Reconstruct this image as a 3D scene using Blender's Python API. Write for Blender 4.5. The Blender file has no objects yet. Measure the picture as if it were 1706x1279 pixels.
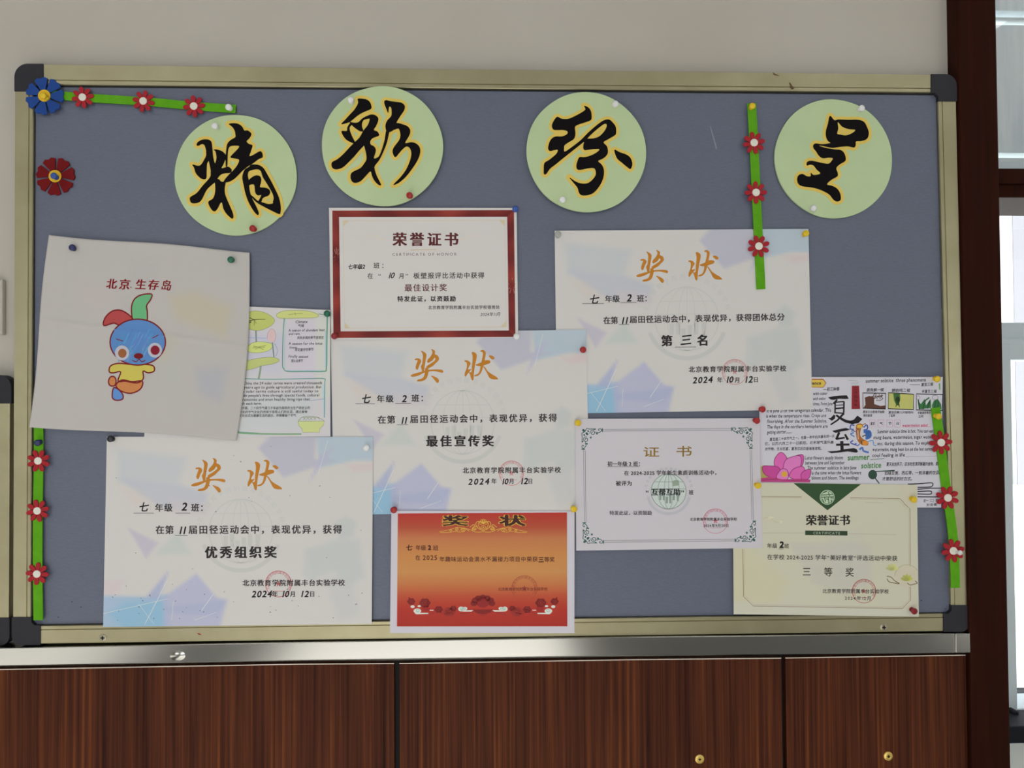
import bpy, bmesh, math, random
import numpy as np
from mathutils import Vector, Matrix
from mathutils.geometry import tessellate_polygon

random.seed(7)
S = bpy.context.scene
COL = S.collection

# ------------------------------------------------------------------ camera
FPX, CX, CY = 1250.0, 853.0, 639.5
YAW, PITCH, ROLL = math.radians(1.939), math.radians(1.214), math.radians(-0.282)
Z0 = 1.08                                   # height of the board's lower edge above the floor
FRONT = -0.024                              # front of the board frame (the wall is y = 0)
CAM = Vector((-0.0193, FRONT - 1.2642, Z0 + 0.3975))
_f = Vector((math.sin(YAW)*math.cos(PITCH), math.cos(YAW)*math.cos(PITCH), math.sin(PITCH)))
_r0 = Vector((math.cos(YAW), -math.sin(YAW), 0)); _u0 = _r0.cross(_f)
_r = _r0*math.cos(ROLL) + _u0*math.sin(ROLL); _u = -_r0*math.sin(ROLL) + _u0*math.cos(ROLL)
cd = bpy.data.cameras.new('camera'); cam = bpy.data.objects.new('camera', cd); COL.objects.link(cam)
cd.sensor_fit = 'HORIZONTAL'; cd.sensor_width = 36; cd.lens = 36*FPX/1706; cd.clip_start = 0.02
m = Matrix((( _r.x, _u.x, -_f.x, CAM.x), (_r.y, _u.y, -_f.y, CAM.y), (_r.z, _u.z, -_f.z, CAM.z), (0, 0, 0, 1)))
cam.matrix_world = m
S.camera = cam

# ------------------------------------------------------------------ world, lights, exposure
W = bpy.data.worlds.new('world'); S.world = W; W.use_nodes = True
_bg = W.node_tree.nodes['Background']; _bg.inputs[0].default_value = (0.93, 0.97, 1.0, 1); _bg.inputs[1].default_value = 1.6
S.view_settings.view_transform = 'Standard'; S.view_settings.look = 'None'
S.view_settings.gamma = 1; S.view_settings.exposure = 0.17; S.view_settings.use_curve_mapping = False
S.cycles.use_denoising = True
S.cycles.max_bounces = 8; S.cycles.diffuse_bounces = 5; S.cycles.sample_clamp_indirect = 6

def area(name, loc, size, power, color, direction):
    l = bpy.data.lights.new(name, 'AREA'); l.shape = 'RECTANGLE'; l.size, l.size_y = size
    l.energy = power; l.color = color
    o = bpy.data.objects.new(name, l); COL.objects.link(o); o.location = loc
    o.rotation_euler = Vector(direction).to_track_quat('-Z', 'Y').to_euler()
    return o
YB = -5.6                                   # back wall of the classroom with its windows
WIN_BACK = [(-3.7, -2.1), (-1.2, 0.45), (3.1, 4.4)]
for (a, b) in WIN_BACK:
    area('window_daylight', ((a+b)/2, YB+0.03, 1.55), (b-a, 1.7), 6*(b-a), (0.90, 0.98, 1.0), (0, 1, 0))
for (x, y) in ((-1.7, -1.9), (1.7, -1.9), (-1.7, -4.0), (1.7, -4.0)):
    area('ceiling_tube_light', (x, y, 3.15), (1.2, 0.2), 2.7, (0.97, 0.98, 1.0), (0, 0, -1))

_sl = bpy.data.lights.new('sun', 'SUN'); _sl.energy = 33; _sl.angle = math.radians(1.5); _sl.color = (1.0, 0.98, 0.95)
_so = bpy.data.objects.new('sun', _sl); COL.objects.link(_so); _so.location = (0, -9, 6)
_so.rotation_euler = Vector((0, math.cos(math.radians(25)), -math.sin(math.radians(25)))).to_track_quat('-Z', 'Y').to_euler()

# ------------------------------------------------------------------ helpers
K = 0.62
def lin1(c):
    c = c/255.0
    return c/12.92 if c <= 0.04045 else ((c+0.055)/1.055)**2.4
def alb(rgb, k=K):
    return tuple(min(0.9, max(0.002, lin1(c)/k)) for c in rgb)

def P(px, py, y):
    d = _r*((px-CX)/FPX) - _u*((py-CY)/FPX) + _f
    return CAM + d*((y-CAM.y)/d.y)

def mat(name, rgb=None, rough=0.6, metal=0.0, spec=0.4, raw=None):
    mm = bpy.data.materials.new(name); mm.use_nodes = True
    b = mm.node_tree.nodes['Principled BSDF']
    c = raw if raw else alb(rgb)
    b.inputs['Base Color'].default_value = (*c, 1); b.inputs['Roughness'].default_value = rough
    b.inputs['Metallic'].default_value = metal; b.inputs['Specular IOR Level'].default_value = spec
    return mm
def nodes(mm): return mm.node_tree.nodes, mm.node_tree.links, mm.node_tree.nodes['Principled BSDF']
def noise_color(mm, scale3, nscale, stops, detail=6, bump=0.0, rough=0.55, mult=None):
    N, L, b = nodes(mm)
    tc = N.new('ShaderNodeTexCoord'); mp = N.new('ShaderNodeMapping'); mp.inputs['Scale'].default_value = scale3
    nz = N.new('ShaderNodeTexNoise'); nz.inputs['Scale'].default_value = nscale; nz.inputs['Detail'].default_value = detail
    nz.inputs['Roughness'].default_value = rough
    cr = N.new('ShaderNodeValToRGB')
    e = cr.color_ramp.elements
    while len(e) < len(stops): e.new(0.5)
    for i, (p, c) in enumerate(stops): e[i].position = p; e[i].color = (*alb(c), 1)
    L.new(tc.outputs['Object'], mp.inputs['Vector']); L.new(mp.outputs[0], nz.inputs['Vector'])
    L.new(nz.outputs['Fac'], cr.inputs['Fac']); L.new(cr.outputs['Color'], b.inputs['Base Color'])
    if bump:
        bp = N.new('ShaderNodeBump'); bp.inputs['Strength'].default_value = bump; bp.inputs['Distance'].default_value = 0.001
        L.new(nz.outputs['Fac'], bp.inputs['Height']); L.new(bp.outputs[0], b.inputs['Normal'])
    return mm

M_PRINT = mat('printed_paper', (200, 200, 200), 0.55, spec=0.3)
N, L, b = nodes(M_PRINT); at = N.new('ShaderNodeAttribute'); at.attribute_name = 'Col'; L.new(at.outputs['Color'], b.inputs['Base Color'])
M_CLOTH = mat('cotton_cloth', (200, 200, 200), 0.9, spec=0.1)
N, L, b = nodes(M_CLOTH); at = N.new('ShaderNodeAttribute'); at.attribute_name = 'Col'; L.new(at.outputs['Color'], b.inputs['Base Color'])
wv = N.new('ShaderNodeTexNoise'); wv.inputs['Scale'].default_value = 900; bp = N.new('ShaderNodeBump'); bp.inputs['Strength'].default_value = 0.25; bp.inputs['Distance'].default_value = 0.0006
L.new(wv.outputs['Fac'], bp.inputs['Height']); L.new(bp.outputs[0], b.inputs['Normal'])
M_WALL = noise_color(mat('painted_plaster', (160, 155, 147), 0.85, spec=0.2), (1, 1, 1), 2.2, [(0.3, (158, 152, 143)), (0.7, (166, 161, 153))], bump=0.06)
M_FELT = noise_color(mat('grey_blue_felt', (95, 100, 114), 0.42, spec=0.55), (25, 25, 160), 6, [(0.25, (78, 83, 98)), (0.75, (88, 93, 110))], bump=0.2)
M_FRAME = noise_color(mat('champagne_aluminium', (160, 150, 118), 0.36, 0.8), (1.5, 1.5, 1.5), 9, [(0.3, (140, 133, 106)), (0.7, (150, 144, 117))])
M_CAP = mat('dark_grey_plastic', (40, 39, 44), 0.5, spec=0.2)
M_RIM_STRIP = mat('matte_black', (22, 22, 22), 0.6)
M_SCREW = mat('screw_steel', (150, 145, 125), 0.35, 0.7)
M_BRASS = mat('brass', (200, 170, 95), 0.35, 0.6)
M_DARK = mat('dark_recess', (20, 18, 17), 0.7)
M_PRIMER = mat('bare_panel_edge', (200, 185, 172), 0.7)
M_POST = noise_color(mat('dark_brown_varnished_wood', (40, 18, 12), 0.55, spec=0.05), (14, 14, 0.8), 6, [(0.3, (32, 13, 8)), (0.75, (44, 17, 9))])
M_WOOD = mat('walnut_laminate', (80, 45, 30), 0.6, spec=0.08)
N, L, b = nodes(M_WOOD)
tc = N.new('ShaderNodeTexCoord')
def _wn(scale3, s, det):
    mp = N.new('ShaderNodeMapping'); mp.inputs['Scale'].default_value = scale3
    nz = N.new('ShaderNodeTexNoise'); nz.inputs['Scale'].default_value = s; nz.inputs['Detail'].default_value = det; nz.inputs['Distortion'].default_value = 0.15; nz.inputs['Roughness'].default_value = 0.68
    L.new(tc.outputs['Object'], mp.inputs[0]); L.new(mp.outputs[0], nz.inputs['Vector']); return nz
n1 = _wn((1, 1, 0.03), 22, 4); n2 = _wn((1, 1, 0.010), 150, 5)
mx = N.new('ShaderNodeMath'); mx.operation = 'MULTIPLY_ADD'; mx.inputs[1].default_value = 0.42
ad = N.new('ShaderNodeMath'); ad.operation = 'MULTIPLY'; ad.inputs[1].default_value = 0.58
L.new(n2.outputs['Fac'], ad.inputs[0]); L.new(n1.outputs['Fac'], mx.inputs[0]); L.new(ad.outputs[0], mx.inputs[2])
cr = N.new('ShaderNodeValToRGB'); e = cr.color_ramp.elements; e.new(0.5); e.new(0.6)
for i, (p, c) in enumerate([(0.36, (30, 13, 8)), (0.47, (58, 29, 18)), (0.54, (72, 37, 22)), (0.66, (104, 58, 29))]): e[i].position = p; e[i].color = (*alb(c), 1)
L.new(mx.outputs[0], cr.inputs[0]); L.new(cr.outputs[0], b.inputs['Base Color'])
M_STEEL = mat('brushed_steel', raw=(0.44, 0.43, 0.395), rough=0.17, metal=1.0)
N, L, b = nodes(M_STEEL)
b.inputs['Anisotropic'].default_value = 0.5
tg = N.new('ShaderNodeCombineXYZ'); tg.inputs[2].default_value = 1.0; L.new(tg.outputs[0], b.inputs['Tangent'])
M_PVC = mat('white_window_plastic', (178, 188, 192), 0.4)
M_FILM = noise_color(mat('pale_grey_window_film', (180, 188, 196), 0.6), (30, 30, 3), 2, [(0.3, (176, 184, 190)), (0.7, (190, 196, 203))])
M_STONE = mat('dark_stone_sill', (26, 28, 32), 0.5, spec=0.1)
M_PALE = mat('pale_wall', (192, 197, 192), 0.8)
M_GLASS = bpy.data.materials.new('window_glass'); M_GLASS.use_nodes = True
N = M_GLASS.node_tree.nodes; L = M_GLASS.node_tree.links; N.clear()
ot = N.new('ShaderNodeOutputMaterial'); ms = N.new('ShaderNodeMixShader'); tr = N.new('ShaderNodeBsdfTransparent'); gl = N.new('ShaderNodeBsdfGlossy')
gl.inputs['Roughness'].default_value = 0.02; ms.inputs[0].default_value = 0.06
L.new(tr.outputs[0], ms.inputs[1]); L.new(gl.outputs[0], ms.inputs[2]); L.new(ms.outputs[0], ot.inputs[0])
M_FLOOR = mat('grey_floor_tiles', rough=0.8, spec=0.1, raw=(0.28, 0.28, 0.275))
M_CEIL = mat('white_ceiling', (160, 160, 160), 0.9)
M_GREENFOAM = noise_color(mat('green_foam', (86, 150, 26), 0.8, spec=0.12), (1, 1, 1), 60, [(0.3, (74, 136, 22)), (0.7, (86, 148, 30))])
M_REDFOAM = mat('red_foam', (144, 36, 44), 0.8, spec=0.15)
M_DKRED = mat('dark_red_foam', (98, 17, 20), 0.8, spec=0.15)
M_BLUE = mat('blue_foam', (32, 62, 124), 0.8, spec=0.15)
M_WHITEFOAM = mat('white_foam', (204, 194, 184), 0.8, spec=0.15)
M_YELFOAM = mat('yellow_foam', (196, 160, 44), 0.8, spec=0.15)
M_DISC = noise_color(mat('pale_green_card', (175, 190, 148), 0.75, spec=0.15), (1, 1, 1), 12, [(0.3, (160, 177, 138)), (0.7, (168, 183, 144))])
M_YELCARD = mat('yellow_card', (200, 172, 86), 0.75, spec=0.15)
M_BLACK = mat('black_card', (13, 9, 11), 0.75, spec=0.12)
PINC = {'white': (214, 214, 208), 'grey': (150, 150, 146), 'red': (142, 28, 30), 'dark red': (116, 18, 28), 'yellow': (214, 166, 26), 'navy': (34, 38, 80), 'blue': (44, 72, 140), 'green': (20, 84, 62), 'black': (26, 26, 30)}
M_PIN = {k: mat(k.replace(' ', '_')+'_pin_plastic', c, 0.3, spec=0.5) for k, c in PINC.items()}

def link(name, verts, faces, material, parent=None, smooth=False, cols=None, kind=None, loc=None):
    me = bpy.data.meshes.new(name)
    off = Vector(loc) if loc is not None else (parent_loc(parent) if parent else Vector((0, 0, 0)))
    me.from_pydata([tuple(Vector(v)-off) for v in verts], [], faces); me.update()
    if cols is not None:
        ca = me.color_attributes.new('Col', 'FLOAT_COLOR', 'POINT')
        ca.data.foreach_set('color', np.array([(*c, 1.0) for c in cols], dtype=np.float32).ravel())
    if smooth:
        for p in me.polygons: p.use_smooth = True
    o = bpy.data.objects.new(name, me); COL.objects.link(o)
    me.materials.append(material)
    if parent: o.parent = parent
    else: o.location = off
    if kind: o['kind'] = kind
    return o
def parent_loc(o):
    v = Vector(o.location)
    while o.parent: o = o.parent; v += o.location
    return v
def tag(o, label, cat, group=None):
    o['label'] = label; o['category'] = cat
    if group: o['group'] = group
    return o
def empty(name, loc, label=None, cat=None, group=None):
    o = bpy.data.objects.new(name, None); COL.objects.link(o); o.location = loc; o.empty_display_size = 0.02
    if label: tag(o, label, cat, group)
    return o
def fix_normals(o):
    bm = bmesh.new(); bm.from_mesh(o.data); bmesh.ops.recalc_face_normals(bm, faces=bm.faces); bm.to_mesh(o.data); bm.free()
    return o
def bevel(o, w, seg=2):
    md = o.modifiers.new('bevel', 'BEVEL'); md.width = w; md.segments = seg; md.limit_method = 'ANGLE'
    return o
def prism_pts(front, back):
    """closed prism from matching front/back loops of world points"""
    n = len(front); v = list(front)+list(back)
    tri = tessellate_polygon([[Vector((p[0], p[2], 0)) for p in front]])
    f = [tuple(t) for t in tri] + [tuple(i+n for i in reversed(t)) for t in tri]
    f += [(i, (i+1) % n, (i+1) % n+n, i+n) for i in range(n)]
    return v, f
def slab(name, pix, y0, y1, material, parent=None, bev=0, **kw):
    """pix polygon lies on the plane y0; the body runs straight back to y1"""
    fr = [P(x, y, y0) for x, y in pix]; bk = [Vector((p.x, y1, p.z)) for p in fr]
    v, f = prism_pts(fr, bk)
    o = fix_normals(link(name, v, f, material, parent, **kw))
    if bev: bevel(o, bev)
    return o
def box(name, lo, hi, material, parent=None, bev=0, **kw):
    (a, b_, c), (d, e_, f_) = lo, hi
    v = [(x, y, z) for x in (a, d) for y in (b_, e_) for z in (c, f_)]
    f = [(0, 1, 3, 2), (4, 6, 7, 5), (0, 4, 5, 1), (2, 3, 7, 6), (0, 2, 6, 4), (1, 5, 7, 3)]
    o = fix_normals(link(name, v, f, material, parent, **kw))
    if bev: bevel(o, bev)
    return o
def smooth_loop(pts, n=4, closed=True):
    out = []; N_ = len(pts)
    for i in range(N_ if closed else N_-1):
        if closed: p0, p1, p2, p3 = pts[i-1], pts[i], pts[(i+1) % N_], pts[(i+2) % N_]
        else: p0, p1, p2, p3 = pts[max(i-1, 0)], pts[i], pts[i+1], pts[min(i+2, N_-1)]
        for k in range(n):
            t = k/n
            out.append(tuple(0.5*(2*p1[j]+(p2[j]-p0[j])*t+(2*p0[j]-5*p1[j]+4*p2[j]-p3[j])*t*t+(3*p1[j]-p0[j]-3*p2[j]+p3[j])*t**3)*1.0 for j in (0, 1)))
    if not closed: out.append(tuple(pts[-1]))
    return out

# ------------------------------------------------------------------ lettering
_gc = {}
_cu = bpy.data.curves.new('glyph', 'FONT'); _cu.resolution_u = 2
_go = bpy.data.objects.new('glyph', _cu)
COL.objects.link(_go)
def _mesh_of(s, off):
    _cu.body = s; _cu.offset = off
    _go.data.update_tag()
    dg = bpy.context.evaluated_depsgraph_get(); dg.update()
    me = bpy.data.meshes.new_from_object(_go.evaluated_get(dg))
    v = [(a.co.x, a.co.y) for a in me.vertices]; f = [tuple(p.vertices) for p in me.polygons]
    bpy.data.meshes.remove(me)
    return v, f
def glyph(ch, off=0.0):
    off = 0.0; k = ch
    if k not in _gc:
        if ch == ' ': _gc[k] = ([], [], 0.3)
        else:
            v, f = _mesh_of(ch, off)
            if ord(ch) > 0x2E80 or ch in '“”': adv = 1.0 if ch not in '“”' else 0.5
            else: adv = (max(p[0] for p in v)+0.06) if v else 0.3
            _gc[k] = (v, f, adv)
    return _gc[k]

def copies(off, dup):
    """small shifts that thicken a stroke"""
    if off <= 0: return [(d, 0.0) for d in (0.0,)+tuple(dup)]
    o = off*.9; hi = max((0.0,)+tuple(dup))
    out = [(-o, -o), (hi+o, -o), (hi+o, o), (-o, o)]
    if hi > .03: out += [(hi/2, -o), (hi/2, o)]
    return out
class Print:
    """printed or drawn marks in photo pixels, laid on a sheet; one mesh per part"""
    def __init__(self, o=(0, 0), s=1.0):
        self.o = o; self.s = s; self.v = []; self.l = []; self.c = []; self.f = []; self.layer = 1
    def add(self, pts, faces, col, raw=False):
        n = len(self.v)
        cols = col if isinstance(col, list) else [col]*len(pts)
        for (x, y), c in zip(pts, cols):
            self.v.append((self.o[0]+x/self.s, self.o[1]+y/self.s)); self.l.append(self.layer); self.c.append(alb(c))
        self.f += [tuple(i+n for i in f) for f in faces]
    def poly(self, pts, col, holes=(), smooth=0):
        pts = [tuple(p) for p in pts]
        if smooth: pts = smooth_loop(pts, smooth)
        loops = [pts]+[smooth_loop(h, smooth) if smooth else list(h) for h in holes]
        tri = tessellate_polygon([[Vector((x, y, 0)) for x, y in lp] for lp in loops])
        self.add(sum(loops, []), [tuple(t) for t in tri], col)
    def area(self, pts, col, smooth=0, step=6):
        V, F = iso_fill([smooth_loop(pts, smooth) if smooth else pts], 0, step); self.add(V, F, col)
    def line(self, pts, w, col, smooth=0, closed=False):
        if smooth: pts = smooth_loop(pts, smooth, closed)
        n = len(pts); ws = w if isinstance(w, (list, tuple)) else (w, w)
        L_, R_ = [], []
        for i, p in enumerate(pts):
            a = pts[i-1] if (i > 0 or closed) else p; c = pts[(i+1) % n] if (i < n-1 or closed) else p
            dx, dy = c[0]-a[0], c[1]-a[1]; d = math.hypot(dx, dy) or 1
            hw = (ws[0]+(ws[-1]-ws[0])*i/max(1, n-1))/2
            L_.append((p[0]-dy/d*hw, p[1]+dx/d*hw)); R_.append((p[0]+dy/d*hw, p[1]-dx/d*hw))
        m_ = n if closed else n-1
        self.add(L_+R_, [(i, (i+1) % n, (i+1) % n+n, i+n) for i in range(m_)], col)
    def ellipse(self, x, y, rx, ry, col, rot=0, n=28):
        c, s_ = math.cos(rot), math.sin(rot)
        pts = [(x+rx*math.cos(a)*c-ry*math.sin(a)*s_, y+rx*math.cos(a)*s_+ry*math.sin(a)*c) for a in (2*math.pi*i/n for i in range(n))]
        self.add(pts, [tuple(range(n))], col)
    def ring(self, x, y, rx, ry, w, col, a0=0, a1=360, n=48):
        pts = [(x+rx*math.cos(a), y+ry*math.sin(a)) for a in (math.radians(a0+(a1-a0)*i/n) for i in range(n+1))]
        self.line(pts, w, col)
    def star(self, x, y, r, col):
        pts = [(x+(r if i % 2 == 0 else r*.4)*math.sin(math.pi*i/5), y-(r if i % 2 == 0 else r*.4)*math.cos(math.pi*i/5)) for i in range(10)]
        self.poly(pts, col)
    def glyph_at(self, ch, x, y, em, col, ang=0.0, off=0.0, sx=1.0, shear=0.0, dup=()):
        v, f, _ = glyph(ch)
        c, s_ = math.cos(ang), math.sin(ang); l0 = self.layer
        for d, e_ in copies(off, dup):
            pts = []
            for gx, gy in v:
                X = (gx+d)*em*sx+(gy+e_)*em*shear; Y = -(gy+e_)*em
                pts.append((x+X*c-Y*s_, y+X*s_+Y*c))
            if pts: self.add(pts, f, col)
            self.layer += .2
        self.layer = l0
    def text(self, s, x0, y0, x1, y1, h, col, off=0.0, dup=(), shear=0.0, squeeze=1.0, jit=0.0):
        """from left baseline end (x0,y0) to right baseline end (x1,y1), em height h"""
        off += .008
        adv = [glyph(ch, off)[2] for ch in s]; tot = sum(adv)
        ln = math.hypot(x1-x0, y1-y0); ang = math.atan2(y1-y0, x1-x0)
        pitch = ln/tot
        sx = min(pitch/h, 1.0)*squeeze if pitch/h < 1.15 else squeeze
        t = 0.0
        for ch, a in zip(s, adv):
            xx = t*pitch+max(0, (a*pitch-a*h*sx)/2); j = random.uniform(-jit, jit)*h
            self.glyph_at(ch, x0+xx*math.cos(ang), y0+xx*math.sin(ang)+j, h, col, ang+random.uniform(-jit, jit)*.6, off, sx, shear, dup)
            t += a
    def fit(self, ch, x0, y0, x1, y1, col, off=0.0, dup=()):
        """one glyph stretched into a box"""
        v, f, _ = glyph(ch); l0 = self.layer
        a, b_ = min(p[0] for p in v), max(p[0] for p in v); c, d = min(p[1] for p in v), max(p[1] for p in v)
        for du, e_ in copies(off, dup):
            self.add([(x0+(p[0]+du-a)/(b_-a)*(x1-x0), y1-(p[1]+e_-c)/(d-c)*(y1-y0)) for p in v], f, col); self.layer += .15
        self.layer = l0
    def ringtext(self, s, x, y, r, em, col, a0, a1, off=0.0, inward=True):
        for i, ch in enumerate(s):
            a = math.radians(a0+(a1-a0)*(i+.5)/len(s))
            px, py = x+r*math.cos(a), y+r*math.sin(a); t = a+math.pi/2
            self.glyph_at(ch, px-math.cos(t)*em/2, py-math.sin(t)*em/2, em, col, t, off)
    def strokes(self, polys, bbox, dst, col, smooth=3):
        (a, b_, c, d), (e_, f_, g, h) = bbox, dst
        V, F = iso_fill([smooth_loop([(e_+(x-a)/(c-a)*(g-e_), f_+(y-b_)/(d-b_)*(h-f_)) for x, y in pl], smooth) for pl in polys], 0, max(1.0, (g-e_)/85))
        self.add(V, F, col)
    def build(self, name, sheet, label=None):
        vs = []
        for (x, y), l in zip(self.v, self.l):
            vs.append(P(x, y, sheet.depth(x, y)-0.00010*l))
        o = link(name, vs, self.f, M_PRINT if sheet.material is not M_CLOTH else M_CLOTH, sheet.obj, cols=self.c)
        if label: o['label'] = label
        return o

class Sheet:
    def __init__(self, name, corners, depths, color_fn, label, cat, group=None, material=None, n=(60, 44), thick=0.0003, curl=0.0, wave=None):
        """corners TL,TR,BR,BL in photo pixels, depths at the corners"""
        self.c = corners; self.d = depths; self.material = material or M_PRINT; self.curl = curl; self.wave = wave
        nu, nv = n
        grid = []
        for j in range(nv+1):
            for i in range(nu+1):
                u, v = i/nu, j/nv
                x, y = [(corners[0][k]*(1-u)+corners[1][k]*u)*(1-v)+(corners[3][k]*(1-u)+corners[2][k]*u)*v for k in (0, 1)]
                if wave and len(wave) > 1: dx, dy = wave[1](u, v); x += dx; y += dy
                grid.append((x, y, u, v))
        cols = color_fn(np.array(grid))
        front = [P(x, y, self.depth(x, y)) for x, y, u, v in grid]
        back = [p+Vector((0, thick, 0)) for p in front]
        M_ = nu+1; n1 = len(front)
        idx = lambda i, j: j*M_+i
        f = []
        for j in range(nv):
            for i in range(nu):
                q = (idx(i, j), idx(i, j+1), idx(i+1, j+1), idx(i+1, j)); f.append(q); f.append(tuple(a+n1 for a in reversed(q)))
        rim = [idx(i, 0) for i in range(nu)]+[idx(nu, j) for j in range(nv)]+[idx(i, nv) for i in range(nu, 0, -1)]+[idx(0, j) for j in range(nv, 0, -1)]
        for k in range(len(rim)):
            a, b_ = rim[k], rim[(k+1) % len(rim)]; f.append((a, b_, b_+n1, a+n1))
        cx = sum(p[0] for p in corners)/4; cy = sum(p[1] for p in corners)/4
        self.obj = link(name, front+back, f, self.material, None, smooth=(wave is not None or curl != 0), cols=[alb(c) for c in cols]*2, loc=P(cx, cy, sum(depths)/4))
        tag(self.obj, label, cat, group)
    def uv(self, x, y):
        c = self.c; u = v = 0.5
        for _ in range(6):
            yt = c[0][1]*(1-u)+c[1][1]*u; yb = c[3][1]*(1-u)+c[2][1]*u; v = (y-yt)/(yb-yt)
            xl = c[0][0]*(1-v)+c[3][0]*v; xr = c[1][0]*(1-v)+c[2][0]*v; u = (x-xl)/(xr-xl)
        return u, v
    def depth(self, x, y):
        u, v = self.uv(x, y); d = self.d
        r = (d[0]*(1-u)+d[1]*u)*(1-v)+(d[3]*(1-u)+d[2]*u)*v
        if self.curl: r -= self.curl*max(0.0, v-0.8)**2*25
        if self.wave: r -= self.wave[0](u, v)
        return r

def sdf(pts, poly):
    """signed distance (negative inside) of Nx2 points to a polygon"""
    pts = np.asarray(pts); poly = np.asarray(poly, float); d2 = np.full(len(pts), 1e18); ins = np.zeros(len(pts), bool)
    for i in range(len(poly)):
        a, b_ = poly[i-1], poly[i]; e_ = b_-a; w = pts-a
        t = np.clip((w@e_)/max(1e-9, e_@e_), 0, 1); q = w-np.outer(t, e_); d2 = np.minimum(d2, (q*q).sum(1))
        c1 = (a[1] <= pts[:, 1]) & (b_[1] > pts[:, 1]); c2 = (b_[1] <= pts[:, 1]) & (a[1] > pts[:, 1]); cr_ = e_[0]*w[:, 1]-e_[1]*w[:, 0]
        ins ^= (c1 & (cr_ > 0)) | (c2 & (cr_ < 0))
    d = np.sqrt(d2); d[ins] *= -1
    return d
def iso_fill(loops, iso, step, holes=()):
    """one clean surface over the union of closed loops grown by iso (marching squares); holes shrink likewise"""
    allp = np.array(sum([list(l) for l in loops], []), float)
    lo = allp.min(0)-iso-2*step; hi = allp.max(0)+iso+2*step
    nx, ny = int((hi[0]-lo[0])/step)+1, int((hi[1]-lo[1])/step)+1
    gx, gy = np.meshgrid(lo[0]+step*np.arange(nx), lo[1]+step*np.arange(ny)); g = np.stack([gx.ravel(), gy.ravel()], 1)
    d = np.min([sdf(g, l) for l in loops], 0)-iso
    for h in holes: d = np.maximum(d, -(sdf(g, h)+iso))
    d = d.reshape(ny, nx); key = {}; V = []; F = []
    def vid(k, p):
        if k not in key: key[k] = len(V); V.append(p)
        return key[k]
    for j in range(ny-1):
        for i in range(nx-1):
            cs = [(i, j), (i+1, j), (i+1, j+1), (i, j+1)]; vals = [d[b, a] for a, b in cs]
            if min(vals) > 0: continue
            poly = []
            for k in range(4):
                a, b = cs[k], cs[(k+1) % 4]; va, vb = vals[k], vals[(k+1) % 4]
                if va <= 0: poly.append(vid(a, (lo[0]+a[0]*step, lo[1]+a[1]*step)))
                if (va <= 0) != (vb <= 0):
                    t = va/(va-vb); A, B = min(a, b), max(a, b)
                    poly.append(vid((A, B), (lo[0]+(a[0]+(b[0]-a[0])*t)*step, lo[1]+(a[1]+(b[1]-a[1])*t)*step)))
            if len(poly) >= 3: F.append(tuple(poly))
    return V, F
def wash(base, shapes):
    """soft tinted patches on a paper: (polygon in uv, colour, softness in uv, strength)"""
    def fn(g):
        c = np.tile(np.array(base, float), (len(g), 1)); uv = g[:, 2:4]*np.array([1.37, 1.0])
        for poly, col, soft, st in shapes:
            d = sdf(uv, np.array(poly)*np.array([1.37, 1.0])); a = np.clip(0.5-d/(2*max(soft, .011)), 0, 1); a = (a*a*(3-2*a)*st*.88)[:, None]
            c = c*(1-a)+np.array(col, float)*a
        return [tuple(r) for r in c]
    return fn
def plain(base): return lambda g: [base]*len(g)

# ------------------------------------------------------------------ the setting
def struct(o): o['kind'] = 'structure'; return o
XL, XR = -4.6, 4.6
x_door = P(1600, 640, -0.02).x             # the plaster ends behind the dark post
struct(box('wall_front', (XL, 0, 0), (x_door, 0.22, 3.2), M_WALL))
struct(box('floor', (XL, YB-0.2, -0.05), (XR, 0.55, 0), M_FLOOR))
struct(box('ceiling', (XL, YB-0.2, 3.2), (XR, 0.55, 3.25), M_CEIL))
struct(box('wall_left', (XL-0.1, YB-0.2, 0), (XL, 0.22, 3.2), M_WALL))
struct(box('wall_right', (XR, YB-0.2, 0), (XR+0.1, 0.55, 3.2), M_WALL))
wb = struct(box('wall_back', (XL, YB-0.2, 0), (XR, YB, 0.7), M_WALL))
struct(box('wall_back_upper', (XL, YB-0.2, 2.4), (XR, YB, 3.2), M_WALL))
xs = [XL]+[v for w in WIN_BACK for v in w]+[XR]
for i in range(0, len(xs), 2): struct(box('wall_back_pier', (xs[i], YB-0.2, 0.7), (xs[i+1], YB, 2.4), M_WALL))

# dark wooden frame standing at the right, with its cross bar
Y_POST = -0.030
door = empty('door_1', P(1640, 700, 0.0)); door['kind'] = 'structure'
def up(x0, y0, x1, y1, y): return x0+(x1-x0)*(y-y0)/(y1-y0)
post = slab('post', [(up(1595, 0, 1619.5, 1279, -260), -260), (up(1660, 0, 1685, 1279, -260), -260), (up(1660, 0, 1685, 1279, 2350), 2350), (up(1595, 0, 1619.5, 1279, 2350), 2350)], Y_POST, 0.20, M_POST, door, bev=0.004)
xe = P(1672, 640, Y_POST).x
def bar(name, py0, py1, y0, y1, material, px0=1640, x_end=XR, bev_=0.002, parent=None):
    a = P(px0, py0, y0); b_ = P(px0, py1, y0)
    return box(name, (a.x, y0, b_.z), (x_end, y1, a.z), material, parent, bev=bev_)
bar('cross_bar', 280, 305, 0.02, 0.17, M_POST, parent=door)
bar('cross_bar_rebate', 304, 328.5, 0.032, 0.17, M_POST, parent=door)
bar('glazing_bead', 269, 281, 0.06, 0.075, M_PVC, parent=door, bev_=0.001)
bar('transom_glass', -200, 276, 0.066, 0.070, M_GLASS, parent=door, bev_=0)

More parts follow.
